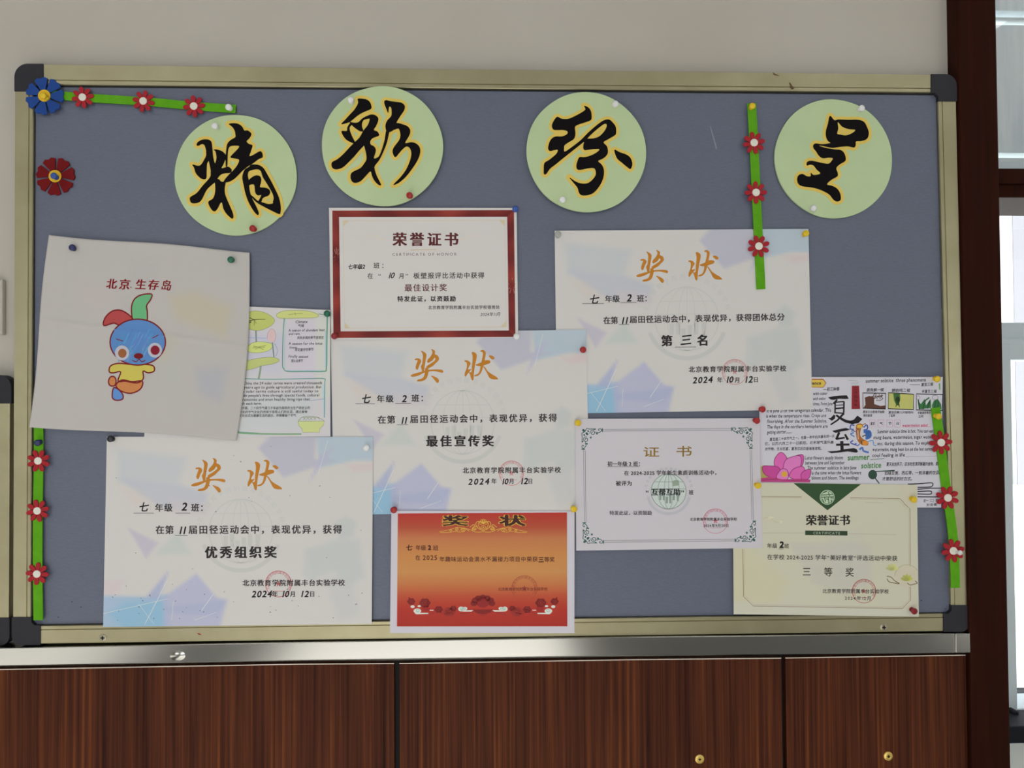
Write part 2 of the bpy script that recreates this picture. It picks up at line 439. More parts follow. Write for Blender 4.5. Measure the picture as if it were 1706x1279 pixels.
# white window behind the wooden frame
win = empty('window_1', P(1690, 800, 0.30)); win['kind'] = 'structure'
YW = 0.30
def wbar(name, py0, py1, px0, px1, material, y0=YW, y1=YW+0.06, bev_=0.003):
    a = P(px0, py0, y0); b_ = P(px1, py1, y0)
    return box(name, (a.x, y0, b_.z), (max(b_.x, a.x+0.01), y1, a.z), material, win, bev=bev_)
FAR = 2700
wbar('upper_panel', 41, 262, 1630, FAR, M_FILM, YW+0.02, YW+0.03, 0)
wbar('top_rail', 31, 41, 1630, FAR, M_PVC, YW+0.005)
wbar('head_panel', -500, 31, 1630, FAR, M_FILM, YW+0.012, YW+0.05, 0)
wbar('panel_rail', 254, 259, 1630, FAR, M_PVC, YW+0.012)
wbar('frame_head', 262, 343, 1630, FAR, M_PVC, YW-0.01)
wbar('pane', 343, 538, 1640, FAR, M_GLASS, YW+0.03, YW+0.034, 0)
wbar('mullion', 537, 567, 1640, FAR, M_PVC, YW-0.01)
wbar('sash_rail', 564, 596, 1640, FAR, M_PVC, YW-0.022)
wbar('sash_stile', 572, 1184, 1630, 1696, M_PVC, YW-0.0245)
wbar('pane', 590, 1185, 1672, FAR, M_GLASS, YW+0.03, YW+0.034, 0)
wbar('sash_rail', 1181, 1205, 1640, FAR, M_PVC, YW-0.022)
wbar('gasket_line', 1205, 1210, 1640, FAR, M_BRASS, YW-0.02)
a = P(1640, 1211, 0.20); b_ = P(1640, 1240, 0.20)
box('window_sill', (a.x, 0.20, b_.z), (XR, YW+0.1, a.z), M_STONE, win, bev=0.003)
c_ = P(1640, 1238, 0.26)
struct(box('wall_under_window', (c_.x-0.15, 0.26, 0), (XR, 0.40, b_.z+0.002), M_PALE))
hd = empty('window_handle', P(1684, 1190, YW-0.03)); hd.parent = win; hd.location -= win.location
a = P(1681, 1180, YW-0.03); b_ = P(1690, 1200, YW-0.03)
box('catch', (a.x, YW-0.045, b_.z), (b_.x, YW-0.02, a.z), M_STONE, hd, bev=0.003)
# bright yard outside: paved ground and a far pale facade, a shrub
M_FAC = mat('far_facade', raw=(0.056, 0.059, 0.068), rough=0.9)
fw_ = P(1692, 640, 14.0)
struct(box('outside_building', (fw_.x, 14.0, -0.35), (fw_.x+14, 14.012, 9.0), M_FAC))
struct(box('ground', (-6, 0.6, -0.4), (30, 26, -0.35), M_PALE))

# steel rail under the board
Y_RAIL = -0.030
rail = slab('trim_1', [(-260, 1084), (0, 1079), (520, 1069), (1060, 1060.5), (1591, 1054.8), (1591, 1088), (1060, 1092), (520, 1100), (0, 1109.5), (-260, 1114.5)], Y_RAIL, 0.0, M_STEEL, bev=0.0015, kind='structure')
slab('trim_1_end', [(1592, 1054.8), (1616.5, 1054.4), (1617.5, 1087.6), (1592, 1088)], Y_RAIL, 0.0, M_STEEL, bev=0.0015, kind='structure')
c_ = P(296, 1092, Y_RAIL); dv = []
for r_, h in ((0.011, 0.0002), (0.007, -0.0012), (0.003, -0.0018)): dv += [(c_.x+r_*math.cos(k*math.pi/10)*1.2, Y_RAIL+h, c_.z+r_*math.sin(k*math.pi/10)*.8) for k in range(20)]
link('dent', dv, [(j*20+k, j*20+(k+1) % 20, (j+1)*20+(k+1) % 20, (j+1)*20+k) for j in (0, 1) for k in range(20)]+[tuple(range(40, 60))], M_STEEL, rail, smooth=True)
bk0 = P(-260, 1110, -0.004); bk1 = P(1618, 1100, -0.004)
struct(box('trim_2', (bk0.x-0.5, -0.004, 0.0), (bk1.x, 0.0, P(850, 1098, -0.004).z), M_DARK))
struct(slab('trim_3', [(1585.5, -200), (1594, -200), (1594, 126), (1585.5, 126)], -0.003, 0.0, M_WALL))
struct(slab('trim_4', [(1587, -200), (1588.2, -200), (1588.4, 80), (1587.2, 80)], -0.0045, -0.003, M_SCREW))

# wooden panels under the rail
PAN = [([(-260, 1121), (0, 1114.5), (500, 1105.5), (656.5, 1104.5), (659, 1400), (-260, 1400)], 'walnut laminate wall panel at left, under the steel rail, no screw showing'),
       ([(665.5, 1104.5), (1060, 1098), (1301.5, 1095.5), (1307.5, 1400), (667.5, 1400)], 'walnut laminate wall panel in the middle, between the two dark joints'),
       ([(1308.5, 1095.3), (1611.5, 1090.5), (1617.5, 1400), (1315, 1400)], 'walnut laminate wall panel at right, beside the dark wooden post')]
Y_PAN = -0.018
for i, (px, lb) in enumerate(PAN):
    top = [p for p in px if p[1] < 1300]
    ext = []
    for x, y in px:                         # carry each panel straight down to the floor
        p = P(x, y, Y_PAN); ext.append(p if y < 1300 else Vector((p.x, Y_PAN, 0.0)))
    bk = [Vector((p.x, -0.0042, p.z)) for p in ext]
    v, f = prism_pts(ext, bk)
    o = fix_normals(link('wood_panel', v, f, M_WOOD, None, loc=ext[0]))
    bevel(o, 0.0008, 1)
    tag(o, lb, 'wall panel', 'wood panels under the steel rail')
    e_ = [P(x, y-0.2, Y_PAN-0.0003) for x, y in top] + [P(x, y+1.3, Y_PAN-0.0003) for x, y in reversed(top)]
    gap = i == 1
    ed = link('bare_edge', [*e_], [tuple(range(len(e_)))], M_PRIMER, o)
    if i > 0:
        sx, sy = [(0, 0), (1165.5, 1264), (1479.5, 1259)][i]
        c = P(sx, sy, Y_PAN); vs, fs = [], []
        prof = [(0.0078, 0), (0.0074, 0.0012), (0.0045, 0.0026), (0.0038, 0.0018), (0.003, 0.0018)]
        nn = 24
        for r_, h in prof:
            vs += [(c.x+r_*math.cos(2*math.pi*k/nn), Y_PAN-h, c.z+r_*math.sin(2*math.pi*k/nn)) for k in range(nn)]
        for j in range(len(prof)-1):
            fs += [(j*nn+k, j*nn+(k+1) % nn, (j+1)*nn+(k+1) % nn, (j+1)*nn+k) for k in range(nn)]
        fs.append(tuple((len(prof)-1)*nn+k for k in range(nn)))
        sc = fix_normals(link('screw', vs, fs, M_BRASS, o)); sc['label'] = 'brass screw'
        for q in (0, 1):
            w_, h_ = (0.0024, 0.0007) if q == 0 else (0.0007, 0.0024)
            box('screw_slot', (c.x-w_, Y_PAN-0.0023, c.z-h_), (c.x+w_, Y_PAN-0.0017, c.z+h_), M_DARK, sc)

# ------------------------------------------------------------------ bulletin board
Y_FELT = -0.018
board = empty('bulletin_board', P(815, 590, 0.0), 'large grey-blue felt notice board in a champagne aluminium frame with dark corners', 'notice board')
slab('felt_panel', [(50, 136), (1568, 150), (1590, 1030), (44, 1048)], Y_FELT, -0.002, M_FELT, board)
def rail_piece(name, outer, inner, lip=0.82):
    """outer a->b and inner a->b pixel edges; a band with a slim inner lip and a ridge"""
    mix = lambda t, k: (outer[k][0]+(inner[k][0]-outer[k][0])*t, outer[k][1]+(inner[k][1]-outer[k][1])*t)
    prof = [(0.0, -0.004), (0.0, FRONT+0.0025), (0.04, FRONT), (0.76, FRONT), (0.785, FRONT+0.0015), (0.81, FRONT+0.0002), (0.97, FRONT), (1.0, FRONT+0.001), (1.0, -0.010)]
    vs = []
    for t, y in prof:
        for k in (0, 1):
            p = P(*mix(t, k), FRONT); vs.append((p.x, y, p.z))
    n = len(prof); fs = [(2*i, 2*i+1, 2*i+3, 2*i+2) for i in range(n-1)]
    fs += [tuple(2*i for i in range(n)), tuple(2*i+1 for i in reversed(range(n)))]
    return fix_normals(link(name, vs, fs, M_FRAME, board))
rail_piece('frame_rail', [(66, 106.3), (1560, 123.5)], [(66, 140.5), (1560, 154)])
rail_piece('frame_rail', [(60, 1072.8), (1576, 1051.8)], [(60, 1042.5), (1576, 1022)])
rail_piece('frame_rail', [(24, 146), (20.8, 1034)], [(55, 146), (51, 1034)])
rail_piece('frame_rail', [(1593.4, 162), (1613, 1014)], [(1563, 162), (1585, 1014)])
def rim_strip(pts): slab('black_rim_strip', pts, Y_FELT-0.0008, Y_FELT+0.004, M_RIM_STRIP, board)  # black strip along the inner edge of each frame rail
rim_strip([(55, 137), (1563, 151), (1563, 158.5), (55, 144.5)]); rim_strip([(53, 140), (59, 140), (55.5, 1046), (49, 1046)])
rim_strip([(1559.5, 152), (1565, 152), (1587, 1026), (1582.5, 1026)]); rim_strip([(50, 1040), (1588, 1019.5), (1588, 1025), (50, 1046)])
def cap(cx, cy, sx, sy, ix, iy, r, parent, front=FRONT-0.0015, rim=True):
    """corner cap: outer corner (cx, cy), arms toward (sx, sy), inner cut (ix, iy) wide"""
    dx = 1 if sx > cx else -1; dy = 1 if sy > cy else -1
    pts = []
    for k in range(9):
        a = math.pi/2*k/8
        pts.append((cx+dx*r*(1-math.sin(a)), cy+dy*r*(1-math.cos(a))))
    # pts run from (cx+r, cy) to (cx, cy+r)
    pts += [(cx, sy), (cx+dx*ix, sy), (cx+dx*ix, cy+dy*(iy+5)), (cx+dx*(ix+5), cy+dy*iy), (sx, cy+dy*iy)]
    pts += [(sx, cy)]
    o = slab('corner_cap', pts, front, -0.003, M_CAP, parent); bevel(o, 0.0012)
cap(23.3, 105.6, 72, 152, 33, 36, 22, board); cap(1594.6, 123.0, 1551.5, 168.5, 31, 32, 20, board)
cap(1614.5, 1052.8, 1572, 1008, 29, 31, 14, board); cap(19.3, 1074.4, 67, 1028, 33, 33, 15, board)
def frame_screw(px, py):
    c = P(px, py, FRONT); vs, fs, nn = [], [], 20
    prof = [(0.0062, -0.0005), (0.006, 0.0008), (0.0042, 0.0016), (0.0012, 0.0016)]
    for r_, h in prof: vs += [(c.x+r_*math.cos(2*math.pi*k/nn), FRONT-h, c.z+r_*math.sin(2*math.pi*k/nn)) for k in range(nn)]
    for j in range(len(prof)-1): fs += [(j*nn+k, j*nn+(k+1) % nn, (j+1)*nn+(k+1) % nn, (j+1)*nn+k) for k in range(nn)]
    fs.append(tuple((len(prof)-1)*nn+k for k in range(nn)))
    s = fix_normals(link('screw', vs, fs, M_SCREW, board))
    for w_, h_ in ((0.0032, 0.001), (0.001, 0.0032)): box('screw_slot', (c.x-w_, FRONT-0.002, c.z-h_), (c.x+w_, FRONT-0.0014, c.z+h_), M_DARK, s)
frame_screw(171.5, 1062); frame_screw(1472, 1044.5)
# scratches and small stains on the frame and felt
def mark(name, pts, y, rgb, lab=None):
    mm = bpy.data.materials.get('mark_%d_%d_%d' % rgb) or mat('mark_%d_%d_%d' % rgb, rgb, 0.7)
    link(name, [P(x, yy, y) for x, yy in pts], [tuple(range(len(pts)))], mm, board)
mark('scratch', [(1183, 211), (1184, 210), (1194.5, 246), (1193, 250)], Y_FELT-0.0002, (118, 124, 134))
mark('scratch', [(1287, 120), (1290, 122), (1300, 127), (1289, 125)], FRONT-0.0003, (80, 62, 42))
mark('scratch', [(1314, 137), (1317, 138), (1323, 148), (1318, 149)], FRONT-0.0003, (80, 62, 42))
mark('paint_spot', [(328, 1054), (333, 1055), (336, 1057.5), (331, 1057)], FRONT-0.0003, (130, 50, 35))
for x, y in ((97, 1028), (135, 1011), (1575, 1014), (1535, 1000), (120, 1002)): mark('pin_hole', [(x-1.6, y), (x, y-1), (x+1.6, y), (x, y+1)], Y_FELT-0.0002, (45, 48, 58))

# second board at the far left, only its right edge shows
nb = empty('notice_board', P(-150, 850, 0.0), 'second framed board at the far left edge, lower than the large one, dark rounded corners', 'notice board')
Yn = -0.020
def nslab(name, pix, y0, m_, **kw): return slab(name, pix, y0, -0.002, m_, nb, **kw)
nslab('panel', [(-420, 700), (-20, 668), (-20, 1050), (-420, 1060)], -0.012, M_FELT)
nslab('frame_rail', [(-16, 662), (16.5, 662), (14.5, 1034), (-18, 1034)], Yn, M_FRAME, bev=0.0015)
nslab('frame_rail', [(-420, 628), (-24, 626), (-24, 660), (-420, 662)], Yn, M_FRAME, bev=0.0015)
nslab('frame_rail', [(-420, 1052), (-24, 1043), (-24, 1074), (-420, 1083)], Yn, M_FRAME, bev=0.0015)
cap(18.6, 624.5, -28, 672, 33, 33, 20, nb, front=Yn-0.0015); cap(15.6, 1075.5, -28, 1029, 33, 33, 16, nb, front=Yn-0.0015)
# pale plate on the wall above it
pl = slab('wall_plate', [(-75, 465), (4, 465), (4, 557.5), (-75, 557.5)], -0.010, 0.0, M_WALL, bev=0.002)
tag(pl, 'pale flat wall plate at the left edge, above the second board', 'wall plate')
slab('cover', [(-70, 471), (-1, 471), (-1, 551), (-70, 551)], -0.0115, -0.009, M_PALE, pl, bev=0.001)

# ------------------------------------------------------------------ round green signs with cut-out characters
ZS = 1279/210
G_JING = [
 [(185,510),(245,525),(275,510),(300,470),(325,420),(325,375),(345,380),(350,470),(335,500),(330,580),(328,645),(305,662),(265,648),(220,600),(203,545)],
 [(228,305),(245,280),(290,258),(345,257),(378,280),(388,340),(395,420),(410,490),(440,560),(380,600),(370,560),(355,490),(335,420),(325,370),(310,320),(285,303),(250,320),(232,320)],
 [(420,380),(430,440),(420,490),(400,540),(372,580),(370,625),(345,665),(290,725),(230,800),(165,840),(160,870),(175,900),(215,905),(260,890),(290,850),(330,770),(380,720),(415,690),(450,640),(480,610),(520,600),(570,595),(585,565),(555,535),(520,540),(480,548),(500,510),(525,435),(510,395),(475,370),(430,358),(400,362)],
 [(415,690),(418,760),(410,820),(390,860),(350,885),(352,920),(385,975),(415,985),(440,960),(480,892),(500,960),(530,1010),(570,1050),(590,1060),(602,1045),(595,1000),(570,940),(535,860),(515,800),(515,740),(522,690),(480,685),(455,660),(430,660)],
 [(555,98),(600,92),(650,98),(690,125),(712,165),(745,165),(780,190),(782,215),(760,250),(735,275),(760,302),(795,315),(790,345),(775,390),(765,425),(800,415),(880,375),(900,435),(860,455),(800,500),(750,530),(700,570),(650,620),(600,665),(545,690),(505,688),(520,655),(560,610),(600,570),(640,520),(660,465),(620,450),(572,440),(590,410),(640,360),(660,325),(610,320),(565,330),(548,370),(543,450),(540,520),(525,530),(523,440),(530,350),(540,300),(570,265),(620,235),(622,210),(615,170),(590,130),(560,108)],
 [(760,535),(720,560),(700,600),(692,650),(705,720),(720,790),(745,870),(780,940),(820,1000),(850,1025),(860,1005),(845,960),(810,890),(785,840),(765,760),(760,680),(748,620),(760,580),(800,565),(850,560),(880,580),(900,640),(950,720),(1000,810),(1010,860),(1005,905),(1060,1012),(1080,995),(1082,930),(1065,850),(1030,770),(985,680),(940,600),(910,550),(870,520),(820,510),(780,515)],
 [(770,815),(800,860),(850,905),(930,950),(1010,990),(1060,1012),(1080,995),(1040,900),(1005,905),(960,912),(900,895),(850,880),(800,835)],
 [(760,670),(790,640),(830,622),(870,628),(885,660),(880,700),(872,740),(920,745),(960,760),(975,790),(960,825),(920,840),(895,860),(885,890),(850,895),(870,855),(885,820),(850,825),(825,800),(818,760),(810,715),(775,715),(760,720)]]
G_CAI = [
 [(370,150),(420,148),(470,160),(500,190),(512,240),(490,260),(430,285),(370,320),(310,370),(270,392),(203,407),(240,365),(290,310),(340,255),(375,190)],
 [(290,385),(340,392),(380,385),(415,350),(470,322),(500,345),(440,360),(418,390),(415,430),(428,475),(395,478),(350,450),(310,415)],
 [(290,400),(265,440),(260,475),(208,475),(215,510),(250,560),(300,590),(335,600),(345,590),(320,540),(295,480),(290,440),(310,410)],
 [(470,322),(510,308),(550,315),(580,345),(575,385),(555,430),(535,465),(570,480),(590,515),(570,530),(520,550),(495,580),(440,620),(390,670),(330,740),(270,800),(220,845),(160,865),(120,855),(105,825),(112,790),(160,765),(220,715),(290,640),(340,590),(390,540),(430,470),(470,420),(490,370),(490,340)],
 [(495,570),(500,610),(535,630),(555,660),(550,700),(535,745),(545,755),(570,745),(590,725),(620,650),(645,560),(660,470),(690,480),(680,540),(665,600),(630,690),(590,770),(545,830),(545,870),(565,930),(590,980),(610,1025),(580,1020),(540,980),(515,930),(500,885),(450,935),(400,985),(350,1002),(315,990),(298,950),(305,905),(340,880),(400,850),(440,800),(460,760),(455,700),(440,640),(440,600)],
 [(640,175),(660,162),(700,172),(760,180),(820,190),(850,225),(840,270),(800,330),(765,390),(760,430),(735,465),(690,488),(660,470),(652,420),(670,370),(710,325),(715,280),(710,240),(690,230),(680,295),(665,260),(645,210)],
 [(760,395),(830,408),(880,430),(905,470),(895,520),(865,570),(855,600),(910,590),(960,600),(1000,640),(1005,700),(980,770),(930,850),(860,940),(790,1000),(735,1025),(745,1005),(800,950),(860,870),(900,780),(915,710),(905,660),(880,635),(850,640),(800,690),(755,742),(730,710),(725,670),(745,630),(790,570),(805,520),(795,470),(780,450),(735,465),(720,440)]]
G_FEN = [
 [(595,158),(640,175),(668,215),(675,270),(665,305),(600,330),(540,350),(505,375),(510,440),(495,495),(440,530),(400,560),(395,590),(400,625),(470,580),(560,510),(640,430),(720,360),(790,310),(850,298),(890,330),(920,375),(922,440),(900,465),(840,500),(795,530),(830,570),(840,630),(820,670),(780,700),(740,720),(780,760),(800,820),(790,900),(750,980),(690,1045),(620,1068),(570,1065),(545,1040),(530,990),(490,940),(445,882),(500,920),(560,945),(630,945),(680,910),(715,860),(712,810),(690,790),(630,795),(570,808),(530,805),(518,770),(530,720),(550,680),(600,680),(660,665),(720,635),(755,600),(700,598),(640,605),(600,608),(588,575),(600,525),(630,495),(690,490),(750,470),(800,420),(825,375),(825,345),(800,345),(750,380),(680,440),(600,520),(500,600),(400,680),(300,760),(250,800),(215,850),(190,852),(188,800),(195,740),(240,710),(290,670),(320,640),(330,605),(290,610),(250,618),(232,590),(245,530),(270,490),(310,470),(370,470),(420,450),(430,420),(390,405),(330,405),(285,400),(270,360),(290,310),(325,270),(370,290),(440,290),(520,255),(590,215),(612,190)],
 [(905,605),(960,630),(1030,655),(1070,690),(1088,750),(1070,800),(1040,785),(980,735),(930,690)]]
G_CHENG = [
 [(595,198),(640,245),(680,237),(780,240),(880,240),(940,260),(970,310),(990,370),(975,430),(920,455),(860,460),(858,495),(840,522),(780,510),(700,515),(620,525),(540,510),(470,497),(540,522),(640,540),(700,545),(735,570),(755,620),(750,660),(700,690),(660,730),(675,780),(670,815),(610,850),(565,895),(620,910),(670,940),(700,990),(705,1050),(670,1070),(630,1050),(590,1000),(520,960),(430,930),(320,915),(275,890),(262,840),(280,800),(320,790),(360,812),(400,812),(400,775),(430,800),(500,785),(460,745),(430,705),(395,695),(362,705),(362,670),(400,655),(460,665),(530,680),(580,685),(610,660),(625,630),(580,625),(520,630),(480,600),(455,560),(430,530),(425,500),(450,480),(520,488),(600,475),(575,455),(555,410),(555,350),(575,280)]]
H_CHENG = [(675,262),(720,310),(790,335),(855,342),(820,375),(760,398),(700,390),(668,380),(680,330)]
class Flat:
    material = None
    def __init__(self, obj, y): self.obj = obj; self.y = y
    def depth(self, x, y): return self.y
SIGNS = [((392.7, 291.3), 102.0, (290, 190), G_JING, None, -0.0225, 'round pale green sign with the first black brush character, leftmost and lowest of the four'),
         ((637.2, 243.2), 101.0, (535, 140), G_CAI, None, -0.0275, 'round pale green sign overlapping the top frame, black brush character ending in three sweeping strokes'),
         ((977.0, 253.3), 100.0, (875, 150), G_FEN, None, -0.0275, 'round pale green sign with black brush character that has a loose dot at right'),
         ((1388.8, 264.2), 98.0, (1285, 160), G_CHENG, H_CHENG, -0.0225, 'round pale green sign at the right, black zigzag brush character with a box on top')]
for (cx, cy), R, O, gl_, hole, y, lb in SIGNS:
    c = P(cx, cy, y); rad = (P(cx+R, cy, y)-P(cx-R, cy, y)).length/2
    root = empty('round_sign', c, lb, 'round sign', 'round signs along the top of the board')
    nn = 96; rr = random.Random(int(cx)); ph = [rr.uniform(0, 6.28) for _ in range(3)]
    lp = [rad*(1+0.004*math.sin(2*t+ph[0])+0.003*math.sin(5*t+ph[1])+0.0015*math.sin(9*t+ph[2])) for t in (2*math.pi*k/nn for k in range(nn))]
    fr = [Vector((c.x+lp[k]*math.cos(2*math.pi*k/nn), y, c.z+lp[k]*math.sin(2*math.pi*k/nn))) for k in range(nn)]
    v, f = prism_pts(fr, [Vector((p.x, y+0.003, p.z)) for p in fr])
    d = fix_normals(link('disc', v, f, M_DISC, root))
    # yellow card: the character grown outward, with its own small thickness
    loops = [smooth_loop(g, 3) for g in gl_]; hl = [smooth_loop(hole, 3)] if hole else []
    yy = y-0.0007
    for nm, iso, st, mt, y0, y1 in (('character_outline', 30, 9, M_YELCARD, yy, y-0.00005), ('character', 0, 6, M_BLACK, yy-0.0004, yy)):
        V, F = iso_fill(loops, iso, st, hl if iso == 0 else ())
        fv = [P(O[0]+a/ZS, O[1]+b_/ZS, y0) for a, b_ in V]; n = len(fv); ed = {}
        for q in F:
            for k in range(len(q)):
                e_ = (q[k], q[(k+1) % len(q)]); ed[e_] = ed.get(e_, 0)+1
        rim = [e_ for e_ in ed if (e_[1], e_[0]) not in ed]
        link(nm, fv+[Vector((p.x, y1, p.z)) for p in fv], F+[(a, b_, b_+n, a+n) for a, b_ in rim], mt, root)

# ------------------------------------------------------------------ sheets pinned to the board
SH_AWARD = [
 ([(.78,-.1),(1.1,-.1),(1.1,.135),(.93,.125),(.8,.165)], (158,173,186), .012, .95),
 ([(.57,.06),(.68,-.1),(.79,-.1),(.78,.12),(.87,.12),(.665,.215)], (164,164,180), .012, .9),
 ([(.80,.10),(.86,.05),(.765,.235)], (166,166,186), .006, .9),
 ([(.90,.15),(1.05,.125),(1.05,.17),(.93,.19)], (190,174,176), .02, .8),
 ([(.04,.07),(.3,.11),(.27,.25),(.05,.24)], (171,177,182), .03, .8),
 ([(.05,.22),(.27,.25),(.38,.30),(.37,.40),(.22,.38),(.12,.3)], (168,171,183), .02, .8),
 ([(.24,.33),(.40,.36),(.38,.42),(.25,.42)], (188,178,180), .03, .6),
 ([(.05,.26),(.12,.28),(.22,.4),(.1,.36)], (188,178,172), .03, .5),
 ([(.085,.48),(.2,.56),(.155,.64)], (170,166,180), .012, .9),
 ([(.19,.62),(.27,.5),(.32,.62)], (172,180,176), .02, .8),
 ([(-.1,.77),(.08,.75),(.05,.83),(-.1,.84)], (190,176,180), .02, .8),
 ([(-.1,.83),(.16,.845),(.24,.83),(.25,1.1),(-.1,1.1)], (142,166,192), .012, .95),
 ([(.08,.87),(.24,.86),(.22,1.1),(.12,1.1),(.02,.93)], (122,165,190), .03, .8),
 ([(.24,.71),(.155,.85),(.205,.86)], (152,158,186), .006, .95),
 ([(.22,.85),(.345,.725),(.42,.85),(.46,.865),(.42,1.1),(.235,1.1)], (160,163,188), .006, .95),
 ([(.22,.90),(.46,.865),(.42,.95),(.24,.93)], (150,156,184), .01, .6),
 ([(.86,.46),(.9,.42),(.94,.46),(.93,.53),(.88,.55)], (172,176,175), .02, .8),
 ([(.76,.6),(.86,.55),(.95,.55),(.97,.75),(.9,.8),(.86,.72),(.78,.75)], (173,177,176), .025, .8),
 ([(.75,.6),(.79,.6),(.79,.78),(.74,.74)], (174,178,177), .02, .7),
 ([(.82,.75),(.93,.75),(.95,.95),(.88,.98)], (176,177,177), .03, .7),
]
PAPER = (187, 184, 182)
GOLD = (170, 110, 30); INK = (52, 47, 48); HAND = (22, 20, 24)
T_JIANG = [[(155,245),(190,228),(240,235),(268,265),(265,300),(240,345),(225,390),(205,430),(180,420),(170,390),(185,330),(205,275),(200,258),(170,262)],
 [(262,92),(310,110),(350,140),(362,180),(345,280),(330,370),(320,455),(290,470),(275,420),(262,370),(285,330),(295,250),(300,180),(285,130)],
 [(440,65),(490,80),(515,110),(510,155),(560,180),(582,225),(575,265),(530,310),(480,360),(420,395),(385,415),(370,395),(360,370),(420,330),(480,290),(520,250),(505,215),(470,265),(430,290),(395,310),(375,290),(385,250),(430,200),(460,150),(465,105)],
 [(85,530),(130,505),(200,485),(290,460),(380,440),(410,430),(500,425),(590,425),(640,435),(660,460),(640,485),(580,470),(500,455),(410,460),(400,470),(330,480),(250,520),(190,545),(120,555),(90,545)],
 [(345,395),(390,410),(400,450),(390,510),(370,570),(335,610),(270,635),(195,635),(210,605),(270,590),(310,560),(330,500),(335,450)],
 [(440,535),(490,545),(550,575),(580,610),(575,655),(545,660),(515,625),(480,580)]]
T_ZHUANG = [[(1020,278),(1060,272),(1110,295),(1130,330),(1105,375),(1085,430),(1140,420),(1120,455),(1080,500),(1045,550),(1025,540),(1030,480),(1055,420),(1065,350),(1055,305),(1030,300)],
 [(1150,135),(1190,135),(1235,175),(1230,250),(1210,340),(1195,430),(1185,510),(1180,600),(1160,615),(1140,590),(1120,520),(1100,480),(1145,470),(1150,380),(1160,300),(1165,220),(1155,170)],
 [(1215,350),(1260,330),(1320,305),(1390,270),(1460,275),(1475,300),(1460,325),(1400,345),(1330,370),(1260,372)],
 [(1290,120),(1330,95),(1375,110),(1395,150),(1385,210),(1370,290),(1350,370),(1330,440),(1300,500),(1250,540),(1190,545),(1200,525),(1260,500),(1290,440),(1300,380),(1320,290),(1340,200),(1340,140),(1310,125)],
 [(1345,375),(1380,390),(1430,460),(1500,510),(1570,550),(1610,590),(1590,600),(1500,595),(1450,560),(1420,500),(1380,430)],
 [(1445,200),(1490,190),(1535,215),(1545,245),(1510,260),(1480,240)]]
def seal(sheet, o, s, x, y, r, col, w=4, text='北京教育学院附属丰台实验学校'):
    p = Print(o, s); p.layer = 1.5
    p.ring(x, y, r, r, w, col); p.ringtext(text, x, y, r*.78, r*.27, col, 150, 390)
    p.star(x, y, r*.26, col); p.line([(x-r*.45, y+r*.55), (x+r*.45, y+r*.55)], w*.7, col)
    return p.build('seal_stamp', sheet, 'red round seal stamp')
def globe(p, x, y, r, col, ring=True, w=4):
    p.ring(x, y, r, r, w, col)
    for k in (-.62, -.25, .25, .62): p.ring(x, y, abs(k)*r, r, w*.7, col, 90 if k < 0 else -90, 270 if k < 0 else 90, 24)
    p.line([(x, y-r), (x, y+r*.1)], w*.7, col)
    for k in (-.55, -.15): h_ = math.sqrt(1-k*k)*r; p.line([(x-h_, y+k*r), (x+h_, y+k*r)], w*.7, col)
    for k, (a, b_) in zip((-.55, -.35, -.18, 0.02, .22, .45), ((.15, .5), (.1, .5), (.3, .68), (.2, .68), (.1, .5), (.1, .55))):
        p.poly([(x+k*r, y+a*r), (x+k*r+r*.15, y+a*r), (x+k*r+r*.13, y+b_*r), (x+k*r+.02*r, y+b_*r)], col)
    if ring:
        p.ringtext('北京教育学院附属丰台实验学校', x, y, r*1.26, r*.2, col, 190, 350); p.ring(x, y, r*1.24, r*1.24, r*.13, col, 20, 160)
SONG = (0.03,); BOLD = (0.025, 0.05)

def award(name, corners, depths, label, o, s, t1, t2, lines, seal_c, seal_col, globe_c, specks=0, curl=0.0):
    sh = Sheet(name, corners, depths, wash(PAPER, SH_AWARD), label, 'certificate', 'blue watercolour award certificates', n=(110, 80), curl=curl)
    p = Print((0, 0), 1); p.layer = 0.4
    def q(u, v):
        c = corners; return tuple((c[0][k]*(1-u)+c[1][k]*u)*(1-v)+(c[3][k]*(1-u)+c[2][k]*u)*v for k in (0, 1))
    for a, b_, w_ in (((.235, .76), (.155, .99), .9), ((.0, .93), (.24, .855), .7), ((.13, .88), (.19, .99), .5), ((.41, .83), (.365, .92), .8), ((.34, .97), (.42, .93), .6), ((.83, .02), (.795, .2), .6), ((.26, .87), (.255, .97), .5)):
        p.line([q(*a), q(*b_)], w_, (196, 204, 214))
    globe(p, *q(*globe_c), 53, (178, 178, 175), w=1.6)
    p.build('background_print', sh)
    p = Print(o, s); p.layer = 1
    p.strokes(T_JIANG, (80, 60, 665, 662), t1, GOLD); p.strokes(T_ZHUANG, (1018, 90, 1612, 620), t2, GOLD)
    p.build('title_lettering', sh, 'golden brush title')
    seal(sh, o, s, *seal_c, 77, seal_col, 4)
    p = Print(o, s); p.layer = 2; h = Print(o, s); h.layer = 2.2
    for kind, *a in lines:
        if kind == 'l': p.line([a[0], a[1]], 3, INK)
        elif kind == 't': p.text(*a, INK, off=.008, dup=SONG)
        elif kind == 'b': p.text(*a, (38, 34, 35), off=.012, dup=BOLD)
        elif kind == 'h': h.text(*a, HAND, off=.018, shear=.22)
    p.build('printed_lettering', sh); h.build('handwriting', sh, 'handwritten class, number and date')
    if specks:
        p = Print((0, 0), 1); p.layer = 2.4; r_ = random.Random(5)
        for _ in range(specks):
            u, v = r_.uniform(.03, .98), r_.uniform(.05, .97) if r_.random() < .5 else r_.uniform(.78, .97); x, y = q(u, v); a = r_.uniform(0, 3.1)
            p.ellipse(x, y, r_.uniform(.6, 1.6), r_.uniform(.35, .7), (70, 66, 72), a, 8)
        p.build('dirt_specks', sh)
    return sh

